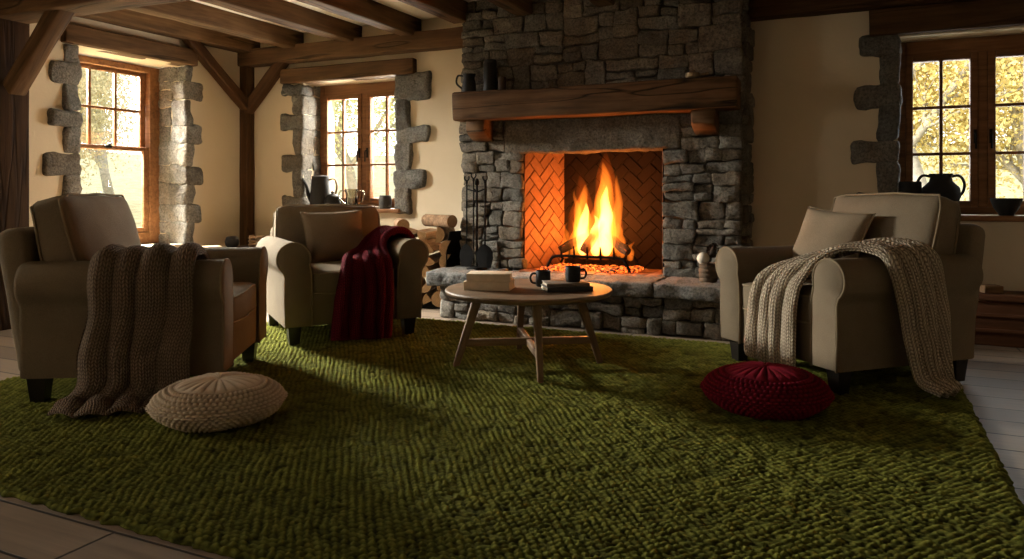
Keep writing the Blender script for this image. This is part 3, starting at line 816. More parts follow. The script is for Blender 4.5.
for (a, b, z, n) in rows:
    for i in range(n):
        x = a + (b - a) * i / (n - 1) + r.uniform(-.012, .012); kind = r.choice(['round', 'half', 'wedge', 'wedge', 'half']); rad = r.uniform(.064, .074)
        m = log_mesh(kind, rad, r.uniform(.40, .48), cnt * 3.7 + 1)
        o = m.build('firewood_log', [MAT['bark'], MAT['logend']], autosmooth=40, loc=(-3.62 + x * .97, 5.66 + x * .30 + r.uniform(-.03, .02), z + r.uniform(-.008, .008)), rot=(0, 0, R(18 + r.uniform(-3, 3))))
        tag(o, 'split firewood log with pale cut end stacked in the black log holder', 'log', 'firewood logs in the log holder'); cnt += 1
for (x, z, rot, lab) in ((.29, .748, (0, 0, R(66)), 'bark-covered firewood log lying crosswise on top of the firewood stack'), (-.10, .705, (0, 0, R(38)), 'firewood log lying slantwise beside the crosswise log on the stack')):
    m = log_mesh('round', .058, .38, 77 + x)
    tag(m.build('firewood_log', [MAT['bark'], MAT['logend']], autosmooth=40, loc=(-3.62 + x, 5.66, z), rot=rot), lab, 'log', 'firewood logs on top of the stack')

# ------------------------------------------------------------------ rug
RX0, RX1, RY0, RY1 = -4.07, .47, 1.53, 5.0
def make_rug():
    st = .0054; nx = int((RX1 - RX0) / st); ny = int((RY1 - RY0) / st)
    X, Y = np.meshgrid(np.linspace(RX0, RX1, nx), np.linspace(RY0, RY1, ny))
    rg = np.random.default_rng(4)
    def vnoise(f):
        gx, gy = int((RX1 - RX0) * f) + 3, int((RY1 - RY0) * f) + 3; G = rg.standard_normal((gy, gx))
        u = (X - RX0) * f; v = (Y - RY0) * f; i = u.astype(int); j = v.astype(int); a = u - i; b = v - j; a = a * a * (3 - 2 * a); b = b * b * (3 - 2 * b)
        return (G[j, i] * (1 - a) + G[j, i + 1] * a) * (1 - b) + (G[j + 1, i] * (1 - a) + G[j + 1, i + 1] * a) * b
    wx = .008 * vnoise(3) + .0035 * vnoise(12); wy = .007 * vnoise(3) + .0035 * vnoise(12)
    pu = (X + wx) / .032; pv = (Y + wy) / .0215
    row = np.floor(pv)
    hu = np.abs(np.sin(np.pi * (pu + .5 * (row % 2)))) ** .7
    hv = np.abs(np.sin(np.pi * pv)) ** .8
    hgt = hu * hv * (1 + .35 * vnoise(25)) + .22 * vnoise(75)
    d = np.minimum(np.minimum(X - RX0, RX1 - X), np.minimum(Y - RY0, RY1 - Y))
    edge = np.clip(d / .03, 0, 1) ** .5
    Z = .004 + edge * (.012 + .0095 * hgt)
    ex = np.where(d < .02, 1, 0) * .005
    X2 = X + ex * vnoise(40); Y2 = Y + ex * vnoise(40)
    V = np.stack([X2, Y2, Z], -1).reshape(-1, 3).astype(np.float32)
    I = np.arange(nx * ny).reshape(ny, nx)
    F = np.stack([I[:-1, :-1], I[:-1, 1:], I[1:, 1:], I[1:, :-1]], -1).reshape(-1, 4).astype(np.int32)
    # skirt to the floor
    ring = np.concatenate([I[0, :-1], I[:-1, -1], I[-1, :0:-1], I[:0:-1, 0]])
    B = V[ring].copy(); B[:, 2] = .0005; b0 = len(V); V = np.concatenate([V, B]); k = len(ring); q = np.arange(k); q2 = (q + 1) % k
    F = np.concatenate([F, np.stack([ring, b0 + q, b0 + q2, ring[q2]], -1).astype(np.int32)])
    me = bpy.data.meshes.new('area_rug'); me.vertices.add(len(V)); me.vertices.foreach_set('co', V.ravel())
    me.loops.add(F.size); me.loops.foreach_set('vertex_index', F.ravel()); me.polygons.add(len(F))
    me.polygons.foreach_set('loop_start', np.arange(0, F.size, 4, dtype=np.int32)); me.polygons.foreach_set('loop_total', np.full(len(F), 4, np.int32))
    me.polygons.foreach_set('use_smooth', np.ones(len(F), bool)); me.update(calc_edges=True); me.validate()
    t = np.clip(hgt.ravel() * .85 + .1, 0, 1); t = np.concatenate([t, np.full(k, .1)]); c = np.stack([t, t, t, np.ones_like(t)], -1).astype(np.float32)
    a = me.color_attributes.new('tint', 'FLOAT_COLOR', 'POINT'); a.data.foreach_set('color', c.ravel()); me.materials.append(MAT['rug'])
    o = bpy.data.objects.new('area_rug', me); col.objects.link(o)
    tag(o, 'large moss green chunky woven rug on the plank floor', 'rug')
make_rug()
RZ = .018      # walking surface of the rug

# ------------------------------------------------------------------ armchairs
def arm_profile(s):
    p = [(.285, .12), (.285, .30), (.288, .46)]
    for a in range(200, -62, -14):
        p.append((.400 + .104 * math.cos(R(a)), .555 + .104 * math.sin(R(a))))
    p += [(.452, .44), (.455, .30), (.448, .12)]
    return [(s * y, z) for y, z in p]
def make_arm(s):
    pr = arm_profile(s); k = len(pr); cy = sum(p[0] for p in pr) / k; cz = sum(p[1] for p in pr) / k
    st = [(-.455, .93), (-.45, .97), (-.435, 1)] + [(-.435 + .86 * i / 8, 1) for i in range(1, 9)] + [(.443, .985), (.453, .955), (.458, .90)]
    m = MB(); vs = []
    for (x, sc) in st:
        for (y, z) in pr: vs.append((x + (.0), cy + (y - cy) * sc, cz + (z - cz) * (1 - (1 - sc) * .35)))
    n = len(st); fs = []
    for j in range(n - 1):
        for i in range(k):
            q = (j * k + i, j * k + (i + 1) % k, (j + 1) * k + (i + 1) % k, (j + 1) * k + i); fs.append(q if s < 0 else q[::-1])
    a = tuple(range(k)); b = tuple((n - 1) * k + i for i in range(k)); fs += [a if s > 0 else a[::-1], b[::-1] if s > 0 else b]
    m.add(vs, fs); return m, pr
def cushion(mb, hx, hy, hz, bulge, r=.035, n=12, M=None, seed=0., edge=None):
    """boxed cushion centred on 0 with crowned top and bottom; returns its two seam loops"""
    b = MB(); rock(b, -hx, hx, -hy, hy, -hz, hz, r, 0, n=(n, n, 4))
    def warp(p):
        x, y, z = p; u, v = abs(x / hx), abs(y / hy)
        q = max(0, 1 - u ** 2.5) * max(0, 1 - v ** 2.5)
        z2 = z + (z / hz) * bulge * q
        x2 = x * (1 - .03 * (v ** 2)) + .010 * nz(p, 5, seed); y2 = y * (1 - .03 * (u ** 2)) + .010 * nz(p, 5, seed + 2)
        z2 += .012 * nz((x, y, z), 4, seed + 5)
        return Vector((x2, y2, z2))
    vs = [warp(p) for p in b.v]
    mb.add([M @ p if M else p for p in vs], b.f)
    loops = []
    for sz in (-1, 1):
        L = []; N = 10; e = r * .55
        pts = []
        for i in range(N): pts.append((-hx + e + (2 * hx - 2 * e) * i / N, -hy))
        for i in range(N): pts.append((hx, -hy + e + (2 * hy - 2 * e) * i / N))
        for i in range(N): pts.append((hx - e - (2 * hx - 2 * e) * i / N, hy))
        for i in range(N): pts.append((-hx, hy - e - (2 * hy - 2 * e) * i / N))
        for (x, y) in pts:
            w = warp((x * (1 - .004), y * (1 - .004), sz * (hz - r * .33))); loops.append if 0 else None
            L.append(M @ w if M else w)
        loops.append(L)
    return loops
def pillow(mb, hw, hh, th, M=None, seed=0., n=22):
    vs = []; fs = []; g = {}
    for sgn in (1, -1):
        for i in range(n + 1):
            for j in range(n + 1):
                u = -1 + 2 * i / n; v = -1 + 2 * j / n
                b = i in (0, n) or j in (0, n)
                if b and sgn < 0: g[sgn, i, j] = g[1, i, j]; continue
                x = u * hw * (1 - .085 * (1 - v * v)); y = v * hh * (1 - .085 * (1 - u * u))
                q = (max(0, 1 - u ** 2) ** .5) * (max(0, 1 - v ** 2) ** .5)
                z = sgn * th * q ** .8 + .016 * nz((x, y, sgn), 6, seed) * q
                g[sgn, i, j] = len(vs); p = Vector((x, y, z)); vs.append(M @ p if M else p)
    for sgn in (1, -1):
        for i in range(n):
            for j in range(n):
                f = (g[sgn, i, j], g[sgn, i + 1, j], g[sgn, i + 1, j + 1], g[sgn, i, j + 1]); fs.append(f if sgn > 0 else f[::-1])
    mb.add(vs, fs)
    rim = [vs[g[1, i, 0]] for i in range(n)] + [vs[g[1, n, j]] for j in range(n)] + [vs[g[1, i, n]] for i in range(n, 0, -1)] + [vs[g[1, 0, j]] for j in range(n, 0, -1)]
    return rim

def make_chair(loc, ang, label, z=RZ, backtop=0., bw=.44, bh=.70):
    c = empty('armchair', (loc[0], loc[1], z), ang, label=label, cat='armchair', group='khaki rolled-arm armchairs')
    m = MB(); rock(m, -.44, .438, -.30, .30, .12, .345, .025, .003, n=(4, 4, 3)); m.build('seat_base', MAT['fabric'], c)
    for s in (-1, 1):
        m, pr = make_arm(s); a = m.build('arm', MAT['fabric'], c, autosmooth=50)
        m = MB(); tube(m, [(.452, y * 1.0, zz) for y, zz in pr], .0062, 8); m.build('piping', MAT['piping'], a)
    T = Matrix.Translation((-.41, 0, .12)) @ Matrix.Rotation(R(-9), 4, 'Y')
    m = MB(); rock(m, -.065, .065, -bw, bw, 0, bh, .05, .004, n=(3, 8, 8), M=T); m.build('back_frame', MAT['fabric'], c)
    T = Matrix.Translation((.10, 0, .392)); m = MB(); lp = cushion(m, .355, .288, .078, .022, .03, 12, T, loc[0])
    sc = m.build('seat_cushion', MAT['fabric'], c)
    m = MB(); [tube(m, L, .006, 8, True) for L in lp]; m.build('piping', MAT['piping'], sc)
    T = Matrix.Translation((-.325, 0, .715 + backtop)) @ Matrix.Rotation(R(-15), 4, 'Y') @ Matrix.Rotation(R(90), 4, 'Y')
    m = MB(); lp = cushion(m, .245, .385, .082, .05, .04, 12, T, loc[0] + 3)
    bc = m.build('back_cushion', MAT['fabric'], c)
    m = MB(); [tube(m, L, .006, 8, True) for L in lp]; m.build('piping', MAT['piping'], bc)
    for sx in (-1, 1):
        for sy in (-1, 1):
            x, y = sx * .385 - .01, sy * .385; m = MB(); a, b = .043, .03
            vs = [(x + i * b, y + j * b, 0) for i, j in ((-1, -1), (1, -1), (1, 1), (-1, 1))] + [(x + i * a, y + j * a, .13) for i, j in ((-1, -1), (1, -1), (1, 1), (-1, 1))]
            m.add(vs, [(3, 2, 1, 0), (4, 5, 6, 7), (0, 1, 5, 4), (1, 2, 6, 5), (2, 3, 7, 6), (3, 0, 4, 7)]); m.build('leg', MAT['leg'], c, smooth=False)
    return c
A1 = R(31); A2 = R(-38); A3 = R(225)
CH1 = (-3.35, 2.79); CH2 = (-3.36, 4.31); CH3 = (-.10, 4.52)
make_chair(CH1, A1, 'khaki armchair with the brown knit throw, its side to the viewer')
make_chair(CH2, A2, 'khaki armchair with the dark red throw, in front of the near casement', backtop=-.085, bw=.385, bh=.62)
make_chair(CH3, A3, 'khaki armchair with the oatmeal throw, between hearth and dark chest')

def chair_M(loc, ang, z=RZ): return Matrix.Translation((loc[0], loc[1], z)) @ Matrix.Rotation(ang, 4, 'Z')
def throw_pillow(name, M, hw, hh, th, label, seed):
    o = empty(name, (0, 0, 0), 0, label=label, cat='cushion'); o.matrix_world = M
    m = MB(); rim = pillow(m, hw, hh, th, None, seed); m.build('cover', MAT['pillow'], o)
    m = MB(); tube(m, rim, .0045, 6, True); m.build('piping', MAT['piping'], o)
PM = lambda x, y, z, tilt, yaw=0, roll=0: Matrix.Translation((x, y, z)) @ Matrix.Rotation(R(yaw), 4, 'Z') @ Matrix.Rotation(R(-tilt), 4, 'Y') @ Matrix.Rotation(R(roll), 4, 'X') @ Matrix(((0, 0, 1, 0), (1, 0, 0, 0), (0, 1, 0, 0), (0, 0, 0, 1)))
throw_pillow('throw_cushion', chair_M(CH2, A2) @ PM(-.115, -.0, .655, 20, 0, 2), .225, .205, .085, 'tan square cushion on the armchair with the red throw', 2.)
throw_pillow('throw_cushion', chair_M(CH3, A3) @ PM(-.05, -.15, .675, 24, 8, -4), .23, .225, .08, 'tan square cushion tilted on the armchair with the oatmeal throw', 5.)

# ------------------------------------------------------------------ knitted throws
def drape(name, loc, ang, guides, mat, label, folds=4, amp=.03, thick=.018, seed=0., nu=110, nv=150, ampf=None, bulge=.8):
    cv = [catmull(g, nv) for g in guides]
    S = np.zeros((nv, nu, 3))
    for j in range(nv):
        row = catmull([c[j] for c in cv], nu) if len(cv) > 2 else [cv[0][j].lerp(cv[1][j], i / (nu - 1)) for i in range(nu)]
        S[j] = np.array([tuple(p) for p in row])
    du = np.gradient(S, axis=1); dv = np.gradient(S, axis=0); N = -np.cross(du, dv); N /= np.linalg.norm(N, axis=2, keepdims=True) + 1e-9
    Uc = np.cumsum(np.linalg.norm(du, axis=2), axis=1); Vc = np.cumsum(np.linalg.norm(dv, axis=2), axis=0)
    out = S.copy(); hts = np.zeros((nv, nu))
    for j in range(nv):
        t = j / (nv - 1); a = amp * (ampf(t) if ampf else 1)
        for i in range(nu):
            u = i / (nu - 1)
            uu = u + .05 * nz((u * 2.1, t * 2.6, 0), 1, seed) + .02 * nz((u * 5, t * 7, 1), 1, seed)
            hts[j, i] = a * abs(math.sin(math.pi * folds * uu)) ** bulge * (.75 + .5 * nz((math.floor(folds * uu) * 1.7, t * 2.2, 3), 1, seed)) + .006 * nz((u * 9, t * 14, 2), 1, seed)
    out = S + N * hts[..., None]
    du = np.gradient(out, axis=1); dv = np.gradient(out, axis=0); N2 = -np.cross(du, dv); N2 /= np.linalg.norm(N2, axis=2, keepdims=True) + 1e-9
    edge = np.minimum(np.minimum(np.arange(nu)[None, :], nu - 1 - np.arange(nu)[None, :]) / 3., np.minimum(np.arange(nv)[:, None], nv - 1 - np.arange(nv)[:, None]) / 3.)
    th = thick * np.clip(edge, 0.0, 1) ** .5
    top = out + N2 * (th * .5)[..., None]; bot = out - N2 * (th * .5)[..., None]
    zmin = .006; top[..., 2] = np.maximum(top[..., 2], zmin + th); bot[..., 2] = np.maximum(bot[..., 2], zmin)
    m = MB(); n = nu * nv; I = np.arange(n).reshape(nv, nu)
    U = np.cumsum(np.linalg.norm(np.gradient(out, axis=1), axis=2), axis=1)
    uv = [(float(U[j, i]), float(Vc[j, i])) for j in range(nv) for i in range(nu)]
    q = np.stack([I[:-1, :-1], I[:-1, 1:], I[1:, 1:], I[1:, :-1]], -1).reshape(-1, 4)
    m.add([tuple(p) for p in top.reshape(-1, 3)] + [tuple(p) for p in bot.reshape(-1, 3)], [tuple(f) for f in q[:, ::-1].tolist()] + [tuple(f) for f in (q + n).tolist()], uvs=uv + uv)
    ring = np.concatenate([I[0, :-1], I[:-1, -1], I[-1, :0:-1], I[:0:-1, 0]]).tolist(); k = len(ring)
    for i in range(k): m.f.append((ring[i], ring[(i + 1) % k], n + ring[(i + 1) % k], n + ring[i])); m.m.append(0)
    o = m.build(name, MAT[mat], loc=(loc[0], loc[1], RZ), rot=(0, 0, ang))
    return tag(o, label, 'throw')
# brown throw over the near arm (chair-local; arm on the -y side)
def gA(x0, x1, x2, x3, ex):
    return [(x0, -.20, .525), (x0, -.265, .575), (x0, -.30, .655), (x0, -.40, .682), (x0, -.495, .66), (x1, -.528, .56), (x1, -.53, .42), (x2, -.535, .25), (x2, -.55, .11), (x3, -.58, .035), (x3, -.58 - ex * .5, .022), (x3, -.58 - ex, .022)]
drape('knit_throw', CH1, A1, [gA(-.12, -.12, -.16, -.21, .13), gA(.03, .03, .01, -.06, .17), gA(.19, .18, .15, .11, .12), gA(.345, .345, .33, .29, .05)], 'throw_brown', 'brown chunky knit throw hanging from chair arm to rug', 4, .05, .022, 1., ampf=lambda t: min(1., (1 - t) / .14 + .3))
# dark red throw on the second chair
u0 = [(-.16, .47, .625), (-.15, .39, .680), (-.12, .28, .64), (-.04, .15, .545), (.15, .0, .515), (.40, -.08, .505), (.475, -.12, .43), (.485, -.15, .30), (.49, -.17, .14), (.50, -.18, .03)]
u1 = [(-.0, .50, .60), (.02, .40, .685), (.05, .29, .65), (.12, .22, .56), (.26, .14, .53), (.43, .09, .525), (.48, .09, .44), (.49, .09, .29), (.495, .08, .13), (.51, .08, .02)]
u2 = [(.20, .51, .58), (.22, .42, .682), (.25, .30, .66), (.32, .265, .58), (.40, .25, .545), (.465, .24, .50), (.487, .24, .41), (.49, .24, .27), (.495, .23, .12), (.51, .22, .015)]
drape('knit_throw', CH2, A2, [u0, u1, u2], 'throw_red', 'dark red knit throw spilling over arm and seat front', 5, .055, .018, 4.)
# oatmeal throw on the third chair, over its near arm (+y)
u0 = [(.50, -.15, .10), (.49, -.145, .28), (.478, -.13, .44), (.42, -.09, .53), (.30, .01, .575), (.16, .14, .635), (.02, .27, .69), (-.08, .40, .70), (-.12, .505, .65), (-.14, .53, .45), (-.15, .535, .25), (-.14, .56, .07), (-.13, .62, .022)]
u1 = [(.505, .04, .07), (.495, .04, .26), (.487, .05, .43), (.44, .08, .54), (.36, .15, .60), (.25, .23, .655), (.16, .31, .69), (.08, .41, .695), (.05, .508, .64), (.02, .532, .45), (0, .54, .25), (-.02, .57, .07), (-.03, .68, .022)]
u2 = [(.50, .23, .05), (.495, .23, .26), (.490, .235, .43), (.46, .245, .53), (.41, .265, .60), (.355, .29, .65), (.31, .33, .68), (.25, .41, .69), (.22, .508, .64), (.17, .532, .45), (.13, .54, .25), (.09, .57, .07), (.09, .70, .022)]
drape('knit_throw', CH3, A3, [u2, u1, u0], 'throw_cream', 'oatmeal chunky knit throw draped over seat front and near arm to the floor', 4, .045, .02, 9., nv=190)

# ------------------------------------------------------------------ knitted poufs
def pouf(loc, rad, hz, mat, label, seed, tilt=(0, 0)):
    NT_, NP = 320, 110; m = MB(); vs = []; fs = []; tn = []
    for j in range(NP + 1):
        t = j / NP; a = -math.pi / 2 + math.pi * t
        ca = math.cos(a); sa = math.sin(a)
        rr = rad * (abs(ca) ** .92); zz = hz * 1.06 * (math.copysign(abs(sa) ** 1.15, sa))
        for k in range(NT_):
            th = 2 * math.pi * k / NT_
            if sa > 0 and rr < rad * .64:      # radiating gathers on top
                q = abs(math.sin(th * 11)) ** .4; f = max(0, min(1, (rad * .64 - rr) / (rad * .08))) * min(1, rr / (rad * .10))
                st = (q * f + (1 - f) * .6); d = .010 * (q - .5) * f
            else:
                row = j * .21; kk = 60; ph = th * kk / 2 + (math.floor(row) % 2) * math.pi / 2
                q = abs(math.sin(ph)) ** .7 * abs(math.sin(math.pi * row)) ** .7; st = q; d = .015 * (q - .4)
            if abs(a) < .12:
                q = abs(math.sin(th * 46)) ** .6; d += .010 * q * (1 - abs(a) / .12)
            d += .006 * nz((math.cos(th) * 2, math.sin(th) * 2, sa * 2), 1, seed)
            rn = Vector((ca * math.cos(th), ca * math.sin(th), sa * 1.6)); rn.normalize()
            p = Vector((rr * math.cos(th), rr * math.sin(th), zz)) + rn * d
            dip = -.007 * math.exp(-(rr / (rad * .12)) ** 2) if sa > 0 else 0
            p.z = max(p.z + dip + hz * .93, .001); vs.append(p); tn.append((min(1, st * .9 + .1),) * 3 + (1,))
    for j in range(NP):
        for k in range(NT_):
            k2 = (k + 1) % NT_; fs.append((j * NT_ + k, j * NT_ + k2, (j + 1) * NT_ + k2, (j + 1) * NT_ + k))
    m.add(vs, fs); m.t = tn
    o = m.build('knitted_pouf', MAT[mat], loc=(loc[0], loc[1], RZ), rot=(0, 0, 0))
    return tag(o, label, 'pouf', 'knitted floor poufs')
pouf((-2.50, 2.39), .268, .093, 'pouf_cream', 'round cream knitted pouf on the rug below the brown throw', 1.)
pouf((-.385, 3.54), .272, .100, 'pouf_red', 'round dark red knitted pouf on the rug near the oatmeal throw', 2.)

# ------------------------------------------------------------------ coffee table
TC = (-1.707, 3.90); TZ = .455
tb = empty('coffee_table', (TC[0], TC[1], RZ), R(32), label='round oak coffee table with four splayed legs in front of the fire', cat='table')
m = MB(); rt = .474; z1 = TZ - RZ
lathe(m, [(0, z1 - .034), (rt - .03, z1 - .034), (rt - .010, z1 - .028), (rt - .001, z1 - .016), (rt, z1 - .008), (rt - .005, z1 - .001), (rt - .015, z1), (0, z1)], 96)
m.build('tabletop', MAT['table'], tb, autosmooth=40)
for k in range(4):
    a = R(90 * k); d = Vector((math.cos(a), math.sin(a), 0)); m = MB(); L = math.hypot(.13, z1 - .034)
    M = axis_matrix(d * .415, d * .285 + Vector((0, 0, z1 - .034)), up=d)
    rock(m, 0, L, -.018, .018, -.021, .021, .008, 0, n=(5, 2, 2))
    m.v = [(x, y * (.82 + .5 * x / L), z * (.82 + .5 * x / L)) for x, y, z in m.v]
    o = m.build('leg', MAT['table'], tb); o.matrix_local = M
for k in range(2):
    a = R(90 * k); d = Vector((math.cos(a), math.sin(a), 0)); m = MB(); zz = .135 - k * .004
    rock(m, 0, .745, -.016, .016, -.02, .02, .006, 0, n=(5, 2, 2)); o = m.build('stretcher', MAT['table'], tb); o.matrix_local = axis_matrix(d * -.3725 + Vector((0, 0, zz)), d * .3725 + Vector((0, 0, zz)))

def book(loc, ang, L, W, T, cover, label, group, spine='y-'):
    b = empty('book', loc, ang, label=label, cat='book', group=group)
    c = .003; m = MB()
    rock(m, -L / 2, L / 2, -W / 2, W / 2, 0, c, .0012, 0, n=(2, 2, 2)); rock(m, -L / 2, L / 2, -W / 2, W / 2, T - c, T, .0012, 0, n=(2, 2, 2))
    rock(m, -L / 2, L / 2, -W / 2, -W / 2 + .004, 0, T, .0018, 0, n=(2, 2, 2)); m.build('cover', MAT[cover], b)
    m = MB(); box(m, -L / 2 + .005, L / 2 - .005, -W / 2 + .003, W / 2 - .004, c, T - c); m.build('pages', MAT['pages'], b, smooth=False)
    return b
book((-1.895, 3.78, TZ), R(14), .26, .18, .048, 'cream', 'cream book at the bottom of the pale pair on the coffee table', 'pale books on the coffee table')
book((-1.895, 3.785, TZ + .0485), R(20), .245, .17, .042, 'cream', 'cream book on top of the pale pair on the coffee table', 'pale books on the coffee table')
book((-1.48, 3.905, TZ), R(36), .26, .165, .026, 'darkcover', 'black book at the bottom of the dark pair on the coffee table', 'dark books on the coffee table')
book((-1.49, 3.915, TZ + .0265), R(33), .24, .16, .018, 'greycover', 'grey brown book under the mug on the coffee table', 'dark books on the coffee table')
def mug(loc, ang, rad, hh, label):
    o = empty('mug', loc, ang, label=label, cat='mug', group='black mugs on the coffee table')
    m = MB(); lathe(m, [(0, 0), (rad * .86, 0), (rad * .95, .006), (rad, .02), (rad * .99, hh - .004), (rad * .97, hh), (rad * .92, hh - .003), (rad * .90, .02), (rad * .7, .01), (0, .009)], 40); m.build('cup', MAT['ceramic'], o, autosmooth=60)
    m = MB(); tube(m, catmull([(rad * .95, 0, hh * .80), (rad * 1.45, 0, hh * .80), (rad * 1.72, 0, hh * .55), (rad * 1.5, 0, hh * .26), (rad * .95, 0, hh * .20)], 20), .0058, 8); m.build('handle', MAT['ceramic'], o)
mug((-1.455, 3.94, TZ + .045), R(25), .043, .085, 'black mug standing on the stacked dark books')
mug((-1.66, 4.00, TZ), R(205), .043, .092, 'black mug standing on the table top behind the dark books')

# ------------------------------------------------------------------ ornaments
def vessel(name, loc, prof, mat, label, cat, seg=36, extra=None, ang=0, group=None):
    o = empty(name, loc, ang, label=label, cat=cat, group=group)
    m = MB(); lathe(m, prof, seg); m.build('body', MAT[mat], o, autosmooth=60)
    for nm, mt, pts, rad in (extra or []):
        m = MB(); tube(m, catmull(pts, 24), rad, 8); m.build(nm, MAT[mt], o)
    return o
SZ = WZ[0]
# sill of the near casement
vessel('coffee_pot', (-4.975, 6.09, SZ), [(0, 0), (.095, 0), (.107, .01), (.105, .14), (.092, .28), (.088, .305), (.092, .318), (.075, .326), (0, .33)], 'ceramic', 'tall dark coffee pot with spout on the near casement sill', 'coffee pot',
       extra=[('spout', 'ceramic', [(-.09, 0, .06), (-.125, 0, .12), (-.15, 0, .22), (-.195, 0, .30)], [.026 - .016 * i / 23 for i in range(24)]), ('handle', 'tan', [(.085, 0, .285), (.14, 0, .29), (.17, 0, .23), (.155, 0, .15), (.10, 0, .10)], .011)], ang=R(20))
vessel('teapot', (-4.80, 6.06, SZ), [(0, 0), (.05, 0), (.078, .03), (.083, .07), (.07, .115), (.045, .135), (.02, .14), (.014, .15), (.02, .16), (.012, .17), (0, .172)], 'ceramic', 'squat round dark lidded jar next to the coffee pot', 'jar')
vessel('glass_jug', (-4.60, 6.10, SZ), [(0, 0), (.055, 0), (.06, .01), (.055, .12), (.07, .19), (.067, .19), (.052, .12), (.056, .014), (0, .01)], 'clear', 'clear glass jug with two handles on the near casement sill', 'jug',
       extra=[('handle', 'clear', [(.06, 0, .165), (.11, 0, .17), (.13, 0, .12), (.10, 0, .06), (.056, 0, .04)], .009), ('handle', 'clear', [(-.06, 0, .165), (-.11, 0, .17), (-.13, 0, .12), (-.10, 0, .06), (-.056, 0, .04)], .009)], ang=R(20))
vessel('plant_pot', (-4.14, 6.02, SZ), [(0, 0), (.05, 0), (.06, .02), (.064, .09), (.055, .125), (.05, .128), (.045, .12), (0, .11)], 'greyceramic', 'small grey stoneware pot at the fireplace end of the sill', 'pot')
vessel('saucer', (-4.27, 6.06, SZ), [(0, 0), (.035, 0), (.06, .014), (.062, .02), (.056, .019), (.03, .006), (0, .006)], 'white', 'pale saucer beside the small grey pot on the sill', 'saucer')
# sill of the far casement
vessel('stoneware_cup', (.325, 6.06, SZ), [(0, 0), (.068, 0), (.074, .02), (.074, .225), (.07, .235), (.064, .225), (.064, .03), (0, .02)], 'ceramic', 'dark straight-sided pot in the corner of the casement sill', 'pot')
vessel('handled_jar', (.52, 6.10, SZ), [(0, 0), (.06, 0), (.10, .06), (.125, .13), (.118, .19), (.075, .235), (.068, .262), (.078, .29), (.072, .29), (.06, .262), (0, .25)], 'ceramic', 'round dark jar with two ring handles on the casement sill', 'jar',
       extra=[('handle', 'ceramic', [(.07, 0, .27), (.13, 0, .275), (.165, 0, .225), (.155, 0, .16), (.115, 0, .12)], .010), ('handle', 'ceramic', [(-.07, 0, .27), (-.13, 0, .275), (-.165, 0, .225), (-.155, 0, .16), (-.115, 0, .12)], .010)], ang=R(24))
vessel('bowl', (.905, 6.05, SZ), [(0, 0), (.045, 0), (.048, .012), (.075, .05), (.093, .10), (.095, .118), (.090, .118), (.07, .055), (.04, .02), (0, .018)], 'ceramic', 'dark stoneware bowl on the casement sill', 'bowl')
# mantel
MZ = 1.818
vessel('pitcher', (-2.96, 5.52, MZ), [(0, 0), (.05, 0), (.06, .02), (.056, .09), (.045, .13), (.055, .165), (.05, .165), (.04, .13), (0, .12)], 'ceramic', 'dark pitcher at the log stack end of the mantel', 'pitcher',
       extra=[('handle', 'ceramic', [(-.05, 0, .15), (-.095, 0, .15), (-.105, 0, .09), (-.055, 0, .04)], .008)], ang=R(20))
vessel('canister', (-2.77, 5.53, MZ), [(0, 0), (.052, 0), (.054, .01), (.054, .24), (.048, .245), (.05, .255), (.05, .27), (.03, .275), (0, .276)], 'ceramic', 'tall dark cylinder canister on the mantel', 'canister')
vessel('candle_holder', (-2.645, 5.50, MZ), [(0, 0), (.035, 0), (.035, .008), (.03, .02), (.034, .115), (.03, .118), (0, .115)], 'cone', 'small dark cup beside the tall canister on the mantel', 'cup')
o = vessel('oil_lamp', (-1.10, 5.48, MZ), [(0, 0), (.04, 0), (.055, .02), (.05, .045), (.02, .055), (.018, .065), (0, .066)], 'brass', 'small dull metal dish with spout on the bare end of the mantel', 'dish',
       extra=[('spout', 'brass', [(.045, 0, .03), (.08, 0, .032), (.11, 0, .04)], .013)], ang=R(15))
# baskets on the hearth
def basket(loc, rad, hh, label):
    o = empty('basket', loc, 0, label=label, cat='basket', group='small wicker baskets on the hearth')
    m = MB(); prof = [(0, 0), (rad * .8, 0)]; n = 30
    for i in range(n + 1):
        t = i / n; prof.append((rad * (.82 + .18 * math.sin(math.pi * min(1, t * .8 + .1))) + .006 * abs(math.sin(t * math.pi * 4)), hh * t))
    prof += [(rad * .8, hh), (rad * .75, hh * .8), (0, hh * .78)]; lathe(m, prof, 28); m.build('bowl', MAT['wicker'], o)
    m = MB(); tube(m, [(rad * .93 * math.cos(a), rad * .93 * math.sin(a), hh) for a in [2 * math.pi * i / 24 for i in range(24)]], .008, 6, True); m.build('rim', MAT['wicker'], o)
basket((-.975, 5.40, .362), .062, .13, 'small banded wicker basket under the pine cone on the hearth')
basket((-.842, 5.42, .362), .055, .12, 'small wicker basket half behind the armchair arm on the hearth')
m = MB(); lathe(m, [(0, -.045), (.02, -.04), (.038, -.022), (.045, 0), (.038, .022), (.02, .04), (0, .045)], 20)
tag(m.build('wax_ball', MAT['white'], loc=(-1.005, 5.37, .53)), 'white wax ball resting in the small hearth basket', 'ornament')
m = MB()
for i in range(60):
    t = i / 60; a = i * 2.4; rr = .042 * math.sin(math.pi * (.12 + .85 * t)) + .004; z = .10 * t
    c, s = math.cos(a), math.sin(a); w = .012
    m.add([(c * rr * .3 - s * w * .5, s * rr * .3 + c * w * .5, z), (c * rr * .3 + s * w * .5, s * rr * .3 - c * w * .5, z), (c * rr + s * w, s * rr - c * w, z + .006), (c * rr * 1.18, s * rr * 1.18, z + .013), (c * rr - s * w, s * rr + c * w, z + .006)], [(0, 1, 2, 3, 4)])
lathe(m, [(0, 0), (.02, .01), (.022, .05), (.008, .10), (0, .105)], 12)
